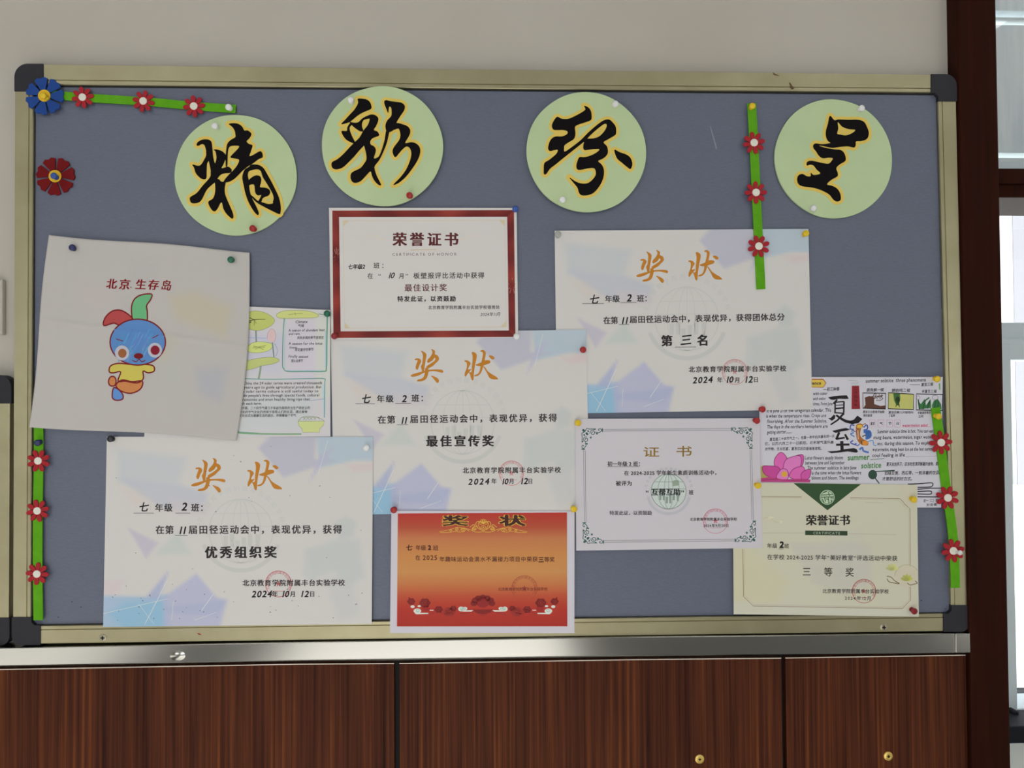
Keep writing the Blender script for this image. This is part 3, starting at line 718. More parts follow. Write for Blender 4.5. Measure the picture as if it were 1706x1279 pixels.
award('award_certificate', [(178, 727.3), (621.5, 727.5), (619.3, 1039), (171.8, 1044)], [-.0205, -.0212, -.0249, -.0249],
      'award certificate with pale blue watercolour print, lowest one at left above the steel rail', (160, 710), 3.554, (562, 185, 768, 392), (895, 195, 1103, 380),
      [('h', '七', 250, 500, 308, 500, 60), ('l', (222, 514), (342, 514)), ('t', '年级', 345, 500, 455, 500, 50), ('h', '2', 497, 498, 545, 498, 66), ('l', (470, 514), (558, 514)), ('t', '班：', 560, 500, 665, 500, 50),
       ('t', '在第', 350, 632, 462, 632, 53), ('h', '11', 482, 637, 528, 637, 62), ('l', (468, 646), (542, 646)), ('t', '届田径运动会中，表现优异，获得', 543, 632, 1460, 630, 54),
       ('b', '优秀组织奖', 636, 774, 1075, 772, 74), ('t', '北京教育学院附属丰台实验学校', 865, 942, 1475, 940, 40),
       ('h', '2024', 918, 1012, 1042, 1010, 54), ('t', '年', 1040, 1006, 1076, 1006, 36), ('h', '10', 1092, 1010, 1144, 1010, 52), ('t', '月', 1148, 1006, 1182, 1006, 36), ('h', '12', 1202, 1010, 1264, 1010, 52), ('t', '日', 1262, 1006, 1296, 1006, 36)],
      (1080, 933), (176, 100, 104), (.508, .5), specks=60, curl=.0)
award('award_certificate', [(924, 384.2), (1346.8, 381.2), (1353.2, 682), (928, 688.8)], [-.0205, -.0222, -.0222, -.0205],
      'blue watercolour award certificate at upper right, green strip hanging over its top edge', (910, 370), 3.709, (555, 170, 755, 375), (877, 170, 1088, 362),
      [('h', '七', 264, 500, 322, 500, 62), ('l', (222, 503), (357, 502)), ('t', '年级', 362, 491, 455, 490, 46), ('h', '2', 488, 490, 536, 488, 62), ('l', (460, 497), (558, 496)), ('t', '班：', 560, 489, 650, 487, 46),
       ('t', '在第', 352, 625, 444, 624, 48), ('h', '11', 456, 628, 502, 627, 58), ('l', (450, 632), (512, 631)), ('t', '届田径运动会中，表现优异，获得团体总分', 513, 620, 1475, 603, 48),
       ('b', '第', 708, 760, 780, 759, 72), ('h', '三', 826, 758, 900, 750, 72), ('l', (795, 772), (925, 771)), ('b', '名', 930, 757, 1003, 756, 72), ('t', '北京教育学院附属丰台实验学校', 878, 925, 1485, 918, 40),
       ('h', '2024', 902, 996, 1030, 990, 54), ('t', '年', 1055, 988, 1090, 988, 36), ('h', '10', 1104, 992, 1158, 990, 54), ('t', '月', 1164, 988, 1197, 988, 36), ('h', '12', 1218, 992, 1280, 990, 56), ('t', '日', 1278, 986, 1312, 986, 36)],
      (1165, 925), (180, 128, 130), (.515, .49))
award('award_certificate', [(550.5, 555), (976.8, 549), (982, 851.5), (557, 857.5)], [-.0195, -.0222, -.0222, -.0195],
      'award certificate with pale blue watercolour print, in the middle under the red-bordered certificate', (540, 540), 3.791, (545, 155, 755, 370), (885, 160, 1100, 356),
      [('h', '七', 232, 494, 290, 494, 62), ('l', (198, 502), (322, 502)), ('t', '年级', 328, 490, 442, 489, 50), ('h', '2', 480, 492, 530, 491, 62), ('l', (450, 500), (548, 499)), ('t', '班：', 548, 486, 660, 484, 50),
       ('t', '在第', 335, 623, 452, 622, 54), ('h', '11', 478, 628, 520, 627, 58), ('l', (460, 636), (530, 635)), ('t', '届田径运动会中，表现优异，获得', 537, 620, 1475, 610, 54),
       ('b', '最佳宣传奖', 635, 766, 1078, 764, 74), ('t', '北京教育学院附属丰台实验学校', 872, 938, 1497, 934, 40),
       ('h', '2024', 905, 1014, 1046, 1010, 54), ('t', '年', 1055, 1004, 1090, 1004, 36), ('h', '10', 1116, 1010, 1164, 1009, 50), ('t', '月', 1168, 1004, 1200, 1004, 36), ('h', '12', 1232, 1010, 1290, 1008, 54), ('t', '日', 1285, 1004, 1318, 1004, 36)],
      (1183, 940), (182, 122, 126), (.51, .5))

# certificate with the dark red border
def hon_cols(g): return [PAPER]*len(g)
sh = Sheet('honor_certificate', [(548, 346), (860.7, 346.3), (863.4, 561.8), (551.5, 566)], [-.0222]*4, plain((190, 186, 184)),
           'honour certificate with a glossy dark red border, pinned under the second round sign', 'certificate')
p = Print((530, 330), 4.874); p.layer = .5
oc = [(115, 101), (1590, 97), (1602, 1126), (124, 1135)]; ic = [(170, 153), (1535, 151), (1548, 1074), (183, 1081)]
r_ = random.Random(3)
for k in range(4):
    n = 40; a, b_, c, d = oc[k], oc[(k+1) % 4], ic[(k+1) % 4], ic[k]
    pts, cols = [], []
    for i in range(n+1):
        t = i/n; pts += [(a[0]+(b_[0]-a[0])*t, a[1]+(b_[1]-a[1])*t), (d[0]+(c[0]-d[0])*t, d[1]+(c[1]-d[1])*t)]
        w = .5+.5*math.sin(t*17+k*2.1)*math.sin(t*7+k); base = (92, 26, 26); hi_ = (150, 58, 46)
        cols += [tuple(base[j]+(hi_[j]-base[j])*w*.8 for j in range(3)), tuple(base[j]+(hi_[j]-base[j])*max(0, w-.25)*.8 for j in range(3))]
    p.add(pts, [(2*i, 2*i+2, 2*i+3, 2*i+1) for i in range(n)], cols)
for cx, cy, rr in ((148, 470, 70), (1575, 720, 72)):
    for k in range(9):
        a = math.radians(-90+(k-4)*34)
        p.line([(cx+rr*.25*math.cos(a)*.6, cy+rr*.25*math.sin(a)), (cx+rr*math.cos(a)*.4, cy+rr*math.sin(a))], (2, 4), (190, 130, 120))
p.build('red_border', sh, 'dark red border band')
p = Print((530, 330), 4.874); p.layer = .6; BE = (188, 176, 146)
p.line([(203, 182), (1514, 178), (1527, 1045), (216, 1056)], 4, BE, closed=True)
for x, y, dx, dy in ((203, 182, 1, 1), (1514, 178, -1, 1), (1527, 1045, -1, -1), (216, 1056, 1, -1)): p.poly([(x, y), (x+45*dx, y), (x, y+48*dy)], BE)
p.line([(265, 200), (1465, 196)], 2, (200, 192, 178)); p.line([(380, 975), (1400, 970)], 2, (200, 192, 186))
for sx, x in ((1, 400), (-1, 1300)):
    p.line([(x, 345), (x+10*sx, 310), (x+45*sx, 297), (x+80*sx, 312), (x+140*sx, 340)], (3, 8), (198, 186, 172), smooth=5)
    p.line([(x+60*sx, 330), (x+90*sx, 345), (x+120*sx, 335), (x+110*sx, 318)], 4, (198, 186, 172), smooth=5)
p.line([(590, 425), (1160, 415)], 2, (198, 186, 172)); p.line([(750, 420), (960, 416)], 5, (178, 158, 128)); p.line([(585, 490), (1110, 486)], 2, (194, 182, 172))
p.build('gold_frame', sh)
p = Print((530, 330), 4.874); p.layer = 1
p.text('荣誉证书', 590, 378, 1150, 378, 116, (80, 28, 30), off=.008, dup=(0.025, 0.05)); p.build('title_lettering', sh, 'dark red title')
p = Print((530, 330), 4.874); p.layer = 1
p.text('CERTIFICATE OF HONOR', 598, 468, 1130, 466, 34, (118, 98, 98))
p.text('班：', 443, 566, 570, 566, 50, INK, off=.006); p.text('在', 400, 649, 447, 649, 48, INK, off=.006); p.text('“', 484, 652, 516, 652, 52, INK); p.text('月', 655, 649, 700, 649, 48, INK, off=.006); p.text('”', 706, 652, 738, 652, 52, INK)
p.text('板壁报评比活动中获得', 770, 649, 1353, 646, 52, INK, off=.008)
p.text('最佳设计奖', 697, 752, 1050, 750, 64, (88, 50, 50), off=.004, dup=(.02,)); p.text('特发此证，以资鼓励', 640, 836, 1120, 833, 48, (42, 36, 38), off=.014, dup=SONG)
p.text('北京教育学院附属丰台实验学校德育处', 893, 900, 1476, 897, 33, INK, off=.006)
p.build('printed_lettering', sh)
p = Print((530, 330), 4.874); p.layer = 1.2
p.text('七年级2', 240, 574, 380, 572, 44, HAND, off=.02, shear=.2); p.text('10', 560, 650, 618, 650, 66, HAND, off=.01, shear=.3); p.text('2024年11月', 1316, 956, 1480, 954, 34, (60, 54, 56), shear=.2)
p.build('handwriting', sh, 'handwritten class and month')

# orange certificate with white margin
OO, OS = (640, 830), 5.17
sh = Sheet('award_certificate', [(652, 850.5), (957.3, 851.3), (957, 1054.4), (649.7, 1054)], [-.0228, -.0234, -.0251, -.0251], plain((184, 180, 188)),
           'orange-red award certificate with white margin, golden title and white cloud ornaments', 'certificate')
stops = [(130, (162, 46, 38)), (250, (160, 70, 48)), (350, (174, 108, 68)), (500, (180, 122, 68)), (640, (180, 126, 74)), (740, (176, 106, 62)), (850, (168, 70, 46)), (950, (160, 46, 34)), (1105, (152, 40, 32))]
def ramp(y):
    for (a, ca), (b_, cb) in zip(stops, stops[1:]):
        if y <= b_: t = max(0, (y-a)/(b_-a)); return tuple(ca[j]+(cb[j]-ca[j])*t for j in range(3))
    return stops[-1][1]
p = Print(OO, OS); p.layer = .5; pts, cols = [], []; n = 40
for i in range(n+1):
    t = i/n; yl, yr = 130+(1103-130)*t, 121+(1102-121)*t
    pts += [(118-8*t, yl), (1575+3*t, yr)]; cols += [ramp(yl)]*2
p.add(pts, [(2*i, 2*i+1, 2*i+3, 2*i+2) for i in range(n)], cols); p.build('orange_print', sh, 'orange to red printed ground')
GO = (214, 168, 66)
p = Print((725, 850), 10.66); p.layer = 1
p.fit('奖', 135, 92, 565, 272, GO, off=.055, dup=(.03,)); p.fit('状', 1140, 88, 1585, 272, GO, off=.055, dup=(.03,)); p.layer = 2.4
p.fit('奖', 135, 92, 565, 272, (62, 30, 26), off=.02, dup=(.04,)); p.fit('状', 1140, 88, 1585, 272, (62, 30, 26), off=.02, dup=(.04,)); p.build('title_lettering', sh, 'dark title outlined in gold')
p = Print((725, 850), 10.66); p.layer = 1
for s_ in (-1, 1):
    X = lambda x: 855+s_*x
    p.line([(X(0), 378), (X(120), 385), (X(230), 345), (X(330), 320), (X(450), 300), (X(560), 330), (X(680), 360), (X(785), 380)], (9, 6), GO, smooth=4)
    p.line([(X(0), 360), (X(70), 330), (X(110), 300), (X(160), 285), (X(200), 330), (X(150), 350), (X(120), 320)], 9, GO, smooth=5)
    p.line([(X(50), 330), (X(90), 250), (X(70), 200), (X(115), 205), (X(135), 250), (X(100), 290)], 9, GO, smooth=5)
    p.line([(X(150), 280), (X(170), 250), (X(210), 275), (X(240), 300)], 9, GO, smooth=5)
    for a, b_, r in ((165, 325, 24), (355, 350, 32), (470, 335, 26), (580, 350, 22)):
        p.ring(X(a), b_, r, r*.8, 8, GO); p.ellipse(X(a), b_, r*.3, r*.3, GO, n=10)
    p.line([(X(330), 375), (X(420), 385), (X(500), 370), (X(600), 390), (X(770), 392)], 7, GO, smooth=4)
    p.line([(X(250), 370), (X(300), 340), (X(340), 310), (X(400), 330), (X(420), 370)], 7, GO, smooth=4)
for k in range(5):
    a = math.radians(-90+(k-2)*40); p.ring(855+48*math.cos(a), 230+46*math.sin(a), 22, 26, 8, GO)
p.ellipse(855, 225, 16, 18, GO); p.ring(855, 300, 40, 34, 8, GO); p.ellipse(855, 300, 14, 12, GO)
p.build('gold_ornament', sh, 'golden scroll ornament')
p = Print((670, 985), 6.319); p.layer = 1; DR = (118, 32, 30); DR2 = (140, 44, 38); WH = (205, 208, 190); TQ = (110, 165, 145)
def rose(x, y, r, c=DR):
    for k in range(6): p.ellipse(x+r*.6*math.cos(k*1.047), y+r*.5*math.sin(k*1.047), r*.5, r*.42, c, n=12)
    p.layer += .3; p.ring(x, y, r*.45, r*.38, r*.12, DR2, n=16); p.layer -= .3
for k in range(7): a = math.radians(180+k*30); p.ellipse(850+95*math.cos(a), 125+62*math.sin(a), 36, 30, DR, n=16)
p.ellipse(850, 115, 70, 55, (130, 34, 34)); p.poly([(740, 190), (960, 190), (920, 225), (850, 240), (780, 225)], DR); p.line([(610, 240), (760, 215), (850, 255), (940, 215), (1090, 240)], 10, DR2, smooth=4)
for s_ in (-1, 1):
    X = lambda x: 850+s_*x
    rose(X(755), 105, 40); rose(X(610), 120, 55); rose(X(465), 190, 42); rose(X(355), 215, 60, DR2); rose(X(310), 180, 34); rose(X(600), 180, 40, (150, 40, 40))
    p.line([(X(780), 60), (X(770), 80), (X(755), 95)], 12, DR); p.line([(X(560), 240), (X(480), 215), (X(400), 240), (X(330), 215)], 8, DR2, smooth=4)
    p.layer = 1.6
    for x, y, rx, ry in ((690, 205, 40, 26), (740, 160, 22, 15), (670, 155, 18, 10)): p.ellipse(X(x), y, rx, ry, WH)
    p.poly([(X(725), 225), (X(575), 225), (X(575), 236), (X(700), 240)], WH); p.line([(X(560), 198), (X(520), 198)], 8, WH)
    for x, y, rx, ry in ((230, 185, 30, 26), (190, 180, 26, 18)): p.ellipse(X(x), y, rx, ry, WH)
    p.poly([(X(245), 200), (X(100), 196), (X(120), 212), (X(220), 212)], WH)
    p.layer = 2; p.ring(X(685), 203, 16, 12, 5, TQ, n=16); p.ring(X(225), 183, 12, 10, 5, TQ, n=16); p.ring(X(192), 182, 9, 8, 4, TQ, n=16); p.layer = 1
p.build('flower_and_cloud_ornament', sh, 'dark red flowers and white clouds')
BR = (74, 32, 26)
seal(sh, OO, OS, 1208, 775, 110, (150, 66, 48), 3)
p = Print(OO, OS); p.layer = 2
p.text('年级', 270, 443, 362, 443, 48, BR, off=.004); p.text('班', 418, 445, 468, 445, 48, BR, off=.004); p.text('在', 268, 528, 312, 528, 46, BR, off=.004); p.text('2025', 330, 530, 460, 530, 56, BR, off=.006)
p.text('年趣味运动会滴水不漏接力项目中荣获', 474, 541, 1325, 541, 47, BR, off=.004); p.text('等奖', 1378, 543, 1470, 543, 46, BR, off=.004); p.text('北京教育学院附属丰台实验学校', 980, 794, 1408, 792, 31, (104, 42, 34))
p.build('printed_lettering', sh)
p = Print(OO, OS); p.layer = 2.2
p.text('七', 183, 444, 243, 444, 56, (60, 20, 18), off=.02, shear=.15); p.text('2', 374, 443, 410, 443, 54, (60, 20, 18), off=.04); p.text('三', 1328, 545, 1378, 543, 48, (60, 20, 18), off=.025); p.line([(1330, 551), (1374, 550)], 3, (70, 30, 25))
p.build('handwriting', sh, 'handwritten class and rank')

# white certificate with green corner scrolls
OO, OS = (940, 680), 4.874
sh = Sheet('certificate', [(958.5, 697.5), (1265, 696.4), (1270.5, 912.5), (960, 917)], [-.0238]*4, plain((182, 178, 184)),
           'plain white certificate with dark green scroll corners and a globe emblem', 'certificate')
p = Print(OO, OS); p.layer = .5; GR = (46, 84, 78); LN = (92, 96, 98)
C4 = [(143, 165), (1527, 157), (1555, 1083), (152, 1096)]
def corner(cx, cy, ex, ey):
    """ex, ey: unit-arm directions of length 180 crop px"""
    for mir in (0, 1):
        def T(a, b_):
            a, b_ = (a-150)/(630-150), (b_-205)/(735-205)
            if mir: a, b_ = b_, a
            return (cx+ex*a*172+0*b_, cy+ey*b_*172)
        ln = lambda pts, w: p.line([T(*q) for q in pts], w, GR, smooth=4)
        ln([(330, 330), (350, 270), (400, 245), (440, 300), (420, 345), (370, 340), (375, 295), (410, 290)], 6)
        ln([(230, 270), (260, 205), (330, 215), (470, 212)], 6)
        ln([(440, 300), (480, 290), (520, 310), (560, 295), (600, 240), (560, 205), (520, 235), (555, 255)], 6)
        p.ellipse(*T(490, 330), 9, 7, GR, .6, 10); p.ellipse(*T(440, 225), 9, 5, GR, 0, 10); p.line([T(615, 195), T(618, 285)], 8, GR)
    p.star(*[(cx+ex*.42*172), (cy+ey*.42*172)], 14, GR)
    for a, b_, r in ((.09, .09, 15), (.24, .24, 14), (.12, .3, 9), (.3, .12, 9)): p.ellipse(cx+ex*a*172, cy+ey*b_*172, r, r*.7, GR, .78*ex*ey, 10)
for (x, y), ex, ey in zip(C4, (1, -1, -1, 1), (1, 1, -1, -1)): corner(x, y, ex, ey)
for a, b_ in (((312, 172), (1362, 164)), ((312, 185), (1362, 177)), ((158, 340), (164, 920)), ((171, 340), (177, 920)), ((1508, 335), (1524, 905)), ((1521, 335), (1537, 905)), ((325, 1074), (1385, 1062)), ((325, 1088), (1385, 1076))): p.line([a, b_], 3.4, LN)
p.build('scroll_border', sh, 'dark green scroll border')
p = Print(OO, OS); p.layer = .6
p.ellipse(848, 675, 141, 141, (180, 188, 184), n=48); p.layer = .9; p.poly([(880, 590), (905, 580), (930, 585), (935, 625), (880, 632)], (134, 148, 130))
p.layer = 1.0; globe(p, 848, 675, 142, (128, 142, 134), ring=False, w=6); p.layer = .8
p.ringtext('北京教育学院附属丰台实验学校', 848, 680, 182, 26, (164, 164, 168), 190, 350, off=.01); p.ring(848, 690, 170, 165, 22, (170, 169, 175), 10, 170)
p.build('globe_emblem', sh, 'grey-green globe emblem')
seal(sh, OO, OS, 1228, 915, 100, (180, 100, 122), 3.5)
p = Print(OO, OS); p.layer = 1.4
p.fit('证', 645, 315, 770, 392, (126, 98, 40), off=.012); p.fit('书', 912, 306, 1034, 392, (126, 98, 40), off=.012)
p.build('title_lettering', sh, 'gold-brown title')
p = Print(OO, OS); p.layer = 2.2
p.text('初一年级 2 班：', 350, 466, 640, 466, 42, INK, off=.008, dup=SONG); p.line([(350, 473), (612, 473)], 3, INK)
p.text('在 2024-2025 学年新生素质训练活动中，', 484, 541, 1262, 537, 41, INK, off=.006, dup=SONG); p.text('被评为', 417, 625, 552, 625, 43, INK, off=.006, dup=SONG)
p.text('“', 660, 710, 690, 710, 62, INK, off=.01); p.text('互帮互助', 704, 702, 945, 700, 58, (36, 40, 38), off=.014, dup=BOLD); p.text('”', 948, 710, 980, 710, 62, INK, off=.01); p.text('班', 1010, 698, 1050, 698, 42, INK, off=.008, dup=SONG)
p.text('特发此证，以资鼓励', 367, 864, 712, 863, 38, (70, 62, 70), off=.004, dup=SONG); p.text('北京教育学院附属丰台实验学校', 1020, 912, 1403, 910, 28, INK, off=.01); p.text('2024年9月20日', 1130, 964, 1338, 962, 30, INK, off=.01)
p.build('printed_lettering', sh)

# cream certificate at lower right
OO, OS = (1210, 790), 4.062
CREAM_SH = [([(.3,.45),(.75,.45),(.75,.75),(.6,.85),(.42,.75)], (178, 175, 165), .02, .8), ([(-.05,.4),(.08,.48),(.3,.75),(.2,1.0),(-.05,1.0)], (184, 180, 150), .05, .7), ([(.5,.3),(.7,.35),(.72,.75),(.55,.7)], (178, 176, 168), .05, .5), ([(-.05,.9),(1.05,.95),(1.05,1.05),(-.05,1.05)], (184, 183, 172), .02, .7)]
sh = Sheet('honor_certificate', [(1221, 803.2), (1527.6, 807.2), (1530.8, 1027), (1222.3, 1023)], [-.0212, -.0250, -.0250, -.0248], wash((184, 181, 162), CREAM_SH),
           'cream honour certificate with a dark green triangle hanging from its top edge', 'certificate')
p = Print(OO, OS); p.layer = .6
p.poly([(455, 60), (912, 66), (685, 243)], (44, 70, 42)); p.layer = 1; p.ellipse(683, 155, 50, 50, (168, 184, 160), n=36); p.layer = 1.3
for a in ([(645, 140), (720, 135)], [(650, 165), (660, 190)], [(665, 150), (670, 185)], [(690, 120), (700, 145)], [(690, 155), (695, 195)], [(705, 160), (722, 160)], [(710, 170), (712, 192)], [(655, 125), (680, 115)], [(640, 155), (725, 152)], [(676, 165), (690, 170)]): p.line(a, 6, (60, 92, 58))
p.ring(683, 155, 43, 43, 4, (80, 112, 80)); p.build('green_triangle', sh, 'dark green triangle with round pale emblem')
p = Print(OO, OS); p.layer = .5; BN = (122, 94, 66); TN = (160, 150, 122)
p.line([(238, 150), (510, 153)], 3.4, BN); p.line([(238, 158), (510, 161)], 2, TN); p.line([(838, 158), (1175, 165), (1196, 184), (1206, 200), (1243, 232), (1246, 850), (1192, 908), (182, 890), (116, 826), (112, 505)], 3.4, BN)
p.line([(838, 166), (1165, 174), (1186, 192), (1198, 210), (1234, 238), (1237, 846), (1188, 898), (186, 880), (125, 820), (121, 505)], 2, TN)
p.line([(940, 188), (1060, 192)], 2, TN); p.build('line_border', sh, 'thin brown line border')
p = Print(OO, OS); p.layer = .7
p.ring(1222, 690, 82, 78, 6, (170, 166, 140), 180, 330); p.ellipse(1222, 690, 76, 72, (186, 178, 158), n=36); p.layer = 1
for x, y, c in ((1122, 645, (182, 184, 120)), (1222, 715, (170, 172, 92))):
    for k in range(5): a = math.radians(-90+(k-2)*36); p.ellipse(x+20*math.cos(a), y+18*math.sin(a), 24, 11, (c[0]+4*k-8, c[1]+4*k-8, c[2]), a, 14)
p.layer = 1.3; p.line([(1085, 690), (1115, 695), (1140, 720), (1172, 738)], 5, (98, 84, 50), smooth=4); p.line([(1088, 705), (1105, 728), (1170, 740)], 5, (98, 84, 50), smooth=4); p.line([(1225, 735), (1245, 748), (1275, 742), (1294, 735)], 5, (98, 84, 50), smooth=4); p.line([(1278, 720), (1294, 735)], 5, (98, 84, 50))
p.line([(242, 305), (290, 290), (330, 320), (365, 325)], 3, (176, 170, 138), smooth=4); p.ellipse(300, 292, 22, 8, (192, 188, 164)); p.ellipse(370, 322, 14, 9, (192, 188, 164))
p.build('magnolia_print', sh, 'pale yellow-green blossoms on brown twigs')
seal(sh, OO, OS, 932, 790, 80, (168, 96, 92), 4)
p = Print(OO, OS); p.layer = 1.4
p.text('荣誉证书', 536, 338, 838, 337, 74, (34, 32, 28), off=.008, dup=(.025, .05)); p.build('title_lettering', sh, 'black title')
p = Print(OO, OS); p.layer = 1.2; p.poly([(534, 380), (820, 383), (820, 414), (534, 410)], (42, 60, 42)); p.line([(240, 396), (534, 397)], 2, TN); p.line([(820, 400), (1150, 408)], 2, TN); p.layer = 1.6
p.text('CERTIFICATE', 586, 406, 772, 408, 26, (150, 158, 134)); p.build('title_bar', sh, 'dark green bar under the title')
p = Print(OO, OS); p.layer = 2.2
p.text('年级', 275, 496, 346, 496, 35, INK, off=.004); p.text('班', 390, 497, 427, 497, 34, INK, off=.004); p.line([(352, 505), (388, 505)], 2.5, INK)
p.text('在学校 2024-2025 学年“美好教室”评选活动中荣获', 275, 573, 1160, 583, 38, INK, off=.004)
for ch, x, y in (('三', 514, 682), ('等', 660, 684), ('奖', 805, 686)): p.text(ch, x, y, x+60, y, 64, (54, 50, 46), off=.002)
p.text('北京教育学院附属丰台实验学校', 650, 801, 1100, 804, 32, INK, off=.004); p.text('2024年12月', 800, 848, 985, 850, 30, INK, off=.004)
p.build('printed_lettering', sh)
p = Print(OO, OS); p.layer = 2.3; p.text('2', 356, 496, 392, 496, 58, HAND, off=.04, shear=.1); p.build('handwriting', sh, 'bold handwritten 2')

# hand-drawn lotus poster, half covered by the cloth
OO, OS = (370, 490), 4.919
LW = [([(.55,.0),(1.05,.0),(1.05,1.05),(.55,1.05)], (186, 182, 188), .1, .6), ([(.55,.68),(.9,.68),(.9,.95),(.5,.95)], (178, 184, 186), .05, .7), ([(.77,.1),(.92,.1),(.92,.55),(.77,.55)], (188, 180, 194), .05, .7), ([(.5,.2),(.75,.2),(.72,.5),(.5,.5)], (176, 176, 194), .06, .8), ([(.92,.02),(1.02,.02),(1.02,.7),(.92,.7)], (188, 192, 182), .03, .7)]
sh = Sheet('handmade_poster', [(258, 503.8), (550, 516.4), (550.5, 726.8), (240, 729)], [-.0212, -.0226, -.0226, -.0224], wash((186, 184, 184), LW),
           'hand-drawn poster with green lotus leaves and two bordered text boxes, beside the cloth', 'poster')
p = Print(OO, OS); p.layer = .6; LG = (172, 178, 100); LD = (120, 128, 84); ST = (110, 128, 116)
def leafpad(pts, c, vein=(92, 96, 50)):
    p.poly(pts, c, smooth=4); p.layer += .4; p.line(pts, 3, LD, smooth=4, closed=True); p.layer -= .4
leafpad([(190, 170), (240, 140), (310, 140), (380, 165), (428, 205), (415, 245), (360, 280), (290, 298), (220, 285), (180, 260)], LG)
leafpad([(205, 430), (250, 398), (320, 390), (400, 402), (412, 430), (380, 462), (300, 480), (230, 476), (205, 455)], (186, 194, 116))
leafpad([(120, 575), (200, 545), (300, 525), (400, 515), (460, 530), (462, 552), (400, 575), (330, 585), (250, 612), (160, 622)], (172, 180, 112))
leafpad([(448, 165), (500, 138), (600, 132), (720, 140), (790, 170), (760, 192), (640, 196), (500, 198), (455, 188)], (184, 188, 118))
p.layer = 1.2
p.line([(198, 228), (265, 208), (355, 206)], (8, 4), (64, 66, 40), smooth=3); p.line([(225, 192), (265, 210), (262, 255)], (6, 3), (64, 66, 40)); p.line([(265, 210), (280, 240)], 3, (64, 66, 40)); p.line([(205, 240), (240, 225)], 8, (64, 66, 40))
for a in ([(250, 440), (310, 430), (360, 420)], [(255, 425), (300, 435), (340, 455)], [(270, 452), (310, 435), (350, 436)]): p.line(a, 4, (122, 128, 60))
p.line([(545, 168), (600, 160), (660, 158)], 4, (140, 146, 80)); p.line([(595, 150), (605, 172)], 4, (140, 146, 80))
p.line([(277, 298), (280, 392)], 12, ST); p.line([(412, 392), (425, 515)], 10, ST); p.line([(318, 585), (310, 640), (300, 692)], 16, (130, 146, 122)); p.line([(215, 355), (370, 360)], 4, (130, 150, 185)); p.line([(430, 402), (455, 460), (440, 510)], 3, ST, smooth=3)
p.poly([(370, 355), (375, 320), (400, 285), (430, 300), (440, 345), (430, 385), (410, 396), (385, 385)], (200, 172, 172), smooth=4); p.line([(370, 355), (375, 320), (400, 285), (430, 300), (440, 345), (430, 385), (410, 396)], 3, (160, 130, 140), smooth=4)
p.poly([(188, 320), (215, 345), (205, 380), (185, 385)], (150, 140, 100)); p.line([(192, 390), (186, 460)], 8, (138, 126, 100))
TE = (96, 142, 138); TG = (112, 150, 112)
p.line([(510, 195), (500, 320), (495, 560), (505, 610), (540, 632), (700, 632), (830, 632), (855, 605), (858, 420), (862, 170)], (7, 11), (92, 140, 122), smooth=5)
p.line([(516, 200), (512, 580), (540, 624), (830, 624)], 5, (150, 176, 190), smooth=4); p.line([(848, 300), (846, 600)], 7, (150, 178, 206)); p.line([(790, 160), (862, 172)], 5, ST)
p.line([(60, 700), (150, 692), (400, 697), (700, 692), (835, 692), (842, 720), (840, 860), (838, 1010)], 7, TE, smooth=4)
p.line([(60, 705), (80, 900), (105, 1090), (130, 1130), (200, 1140), (400, 1145), (650, 1145)], 12, TG, smooth=4); p.line([(828, 740), (832, 860), (836, 1000)], 10, (160, 186, 216)); p.line([(110, 1100), (140, 1128), (300, 1138)], 5, TE)
p.poly([(622, 1040), (840, 1040), (828, 1075), (800, 1100), (800, 1130), (660, 1132), (655, 1100), (632, 1080)], (184, 192, 130)); p.line([(622, 1040), (660, 1005), (720, 1000), (790, 1010), (840, 1040)], 3, LD, smooth=3); p.line([(622, 1040), (632, 1080), (655, 1100), (660, 1132), (800, 1130), (800, 1100), (828, 1075), (840, 1040), (622, 1040)], 3, LD)
for x in (660, 690, 715, 745, 775): p.ring(x, 1030, 22, 22, 3, LD, 180, 360, 12)
p.build('lotus_drawing', sh, 'green lotus leaves, pink bud and box borders')
p = Print(OO, OS); p.layer = 1.5; PI_ = (58, 55, 64)
def hw(s, x0, y0, x1, y1, h): p.text(s, x0, y0, x1, y1, h, PI_, off=.007, jit=.03, shear=.1)
hw('Climate', 600, 238, 700, 236, 32); hw('气候', 620, 268, 672, 268, 28); hw('A season of abundant heat', 545, 306, 842, 302, 30); hw('and rain,', 545, 334, 640, 332, 28); hw('炎热多雨的季节里荷花', 614, 366, 832, 364, 25)
hw('A season for the lotus', 545, 414, 822, 412, 30); hw('flower,', 552, 446, 620, 444, 28); hw('荷花盛开的季节', 595, 466, 750, 462, 27); hw('Firefly season', 543, 520, 705, 520, 30); hw('萤火虫季节', 565, 556, 662, 554, 26)
for i, s in enumerate(['In China the 24 solar terms were created thousands', 'of years ago to guide agricultural production. But', 'the solar terms culture is still useful today to', "guide people's lives through special foods, cultural", 'ceremonies and even healthy living tips that', 'with each term.']):
    hw(s, 142-2*i, 740+33.5*i, [820, 815, 790, 796, 720, 325][i], 736+33.5*i, 31)
hw('在中国，二十四节气是几千年前为指导农业生产而创立的', 138, 942, 720, 940, 25); hw('今天的节气文化仍然用于指导人们的生活，通过食物', 138, 974, 698, 972, 25); hw('文化仪式与健康生活的提示，伴随着每个节气', 138, 1004, 606, 1002, 25); p.line([(722, 872), (835, 858)], 3, (110, 120, 170))
p.build('handwriting', sh)

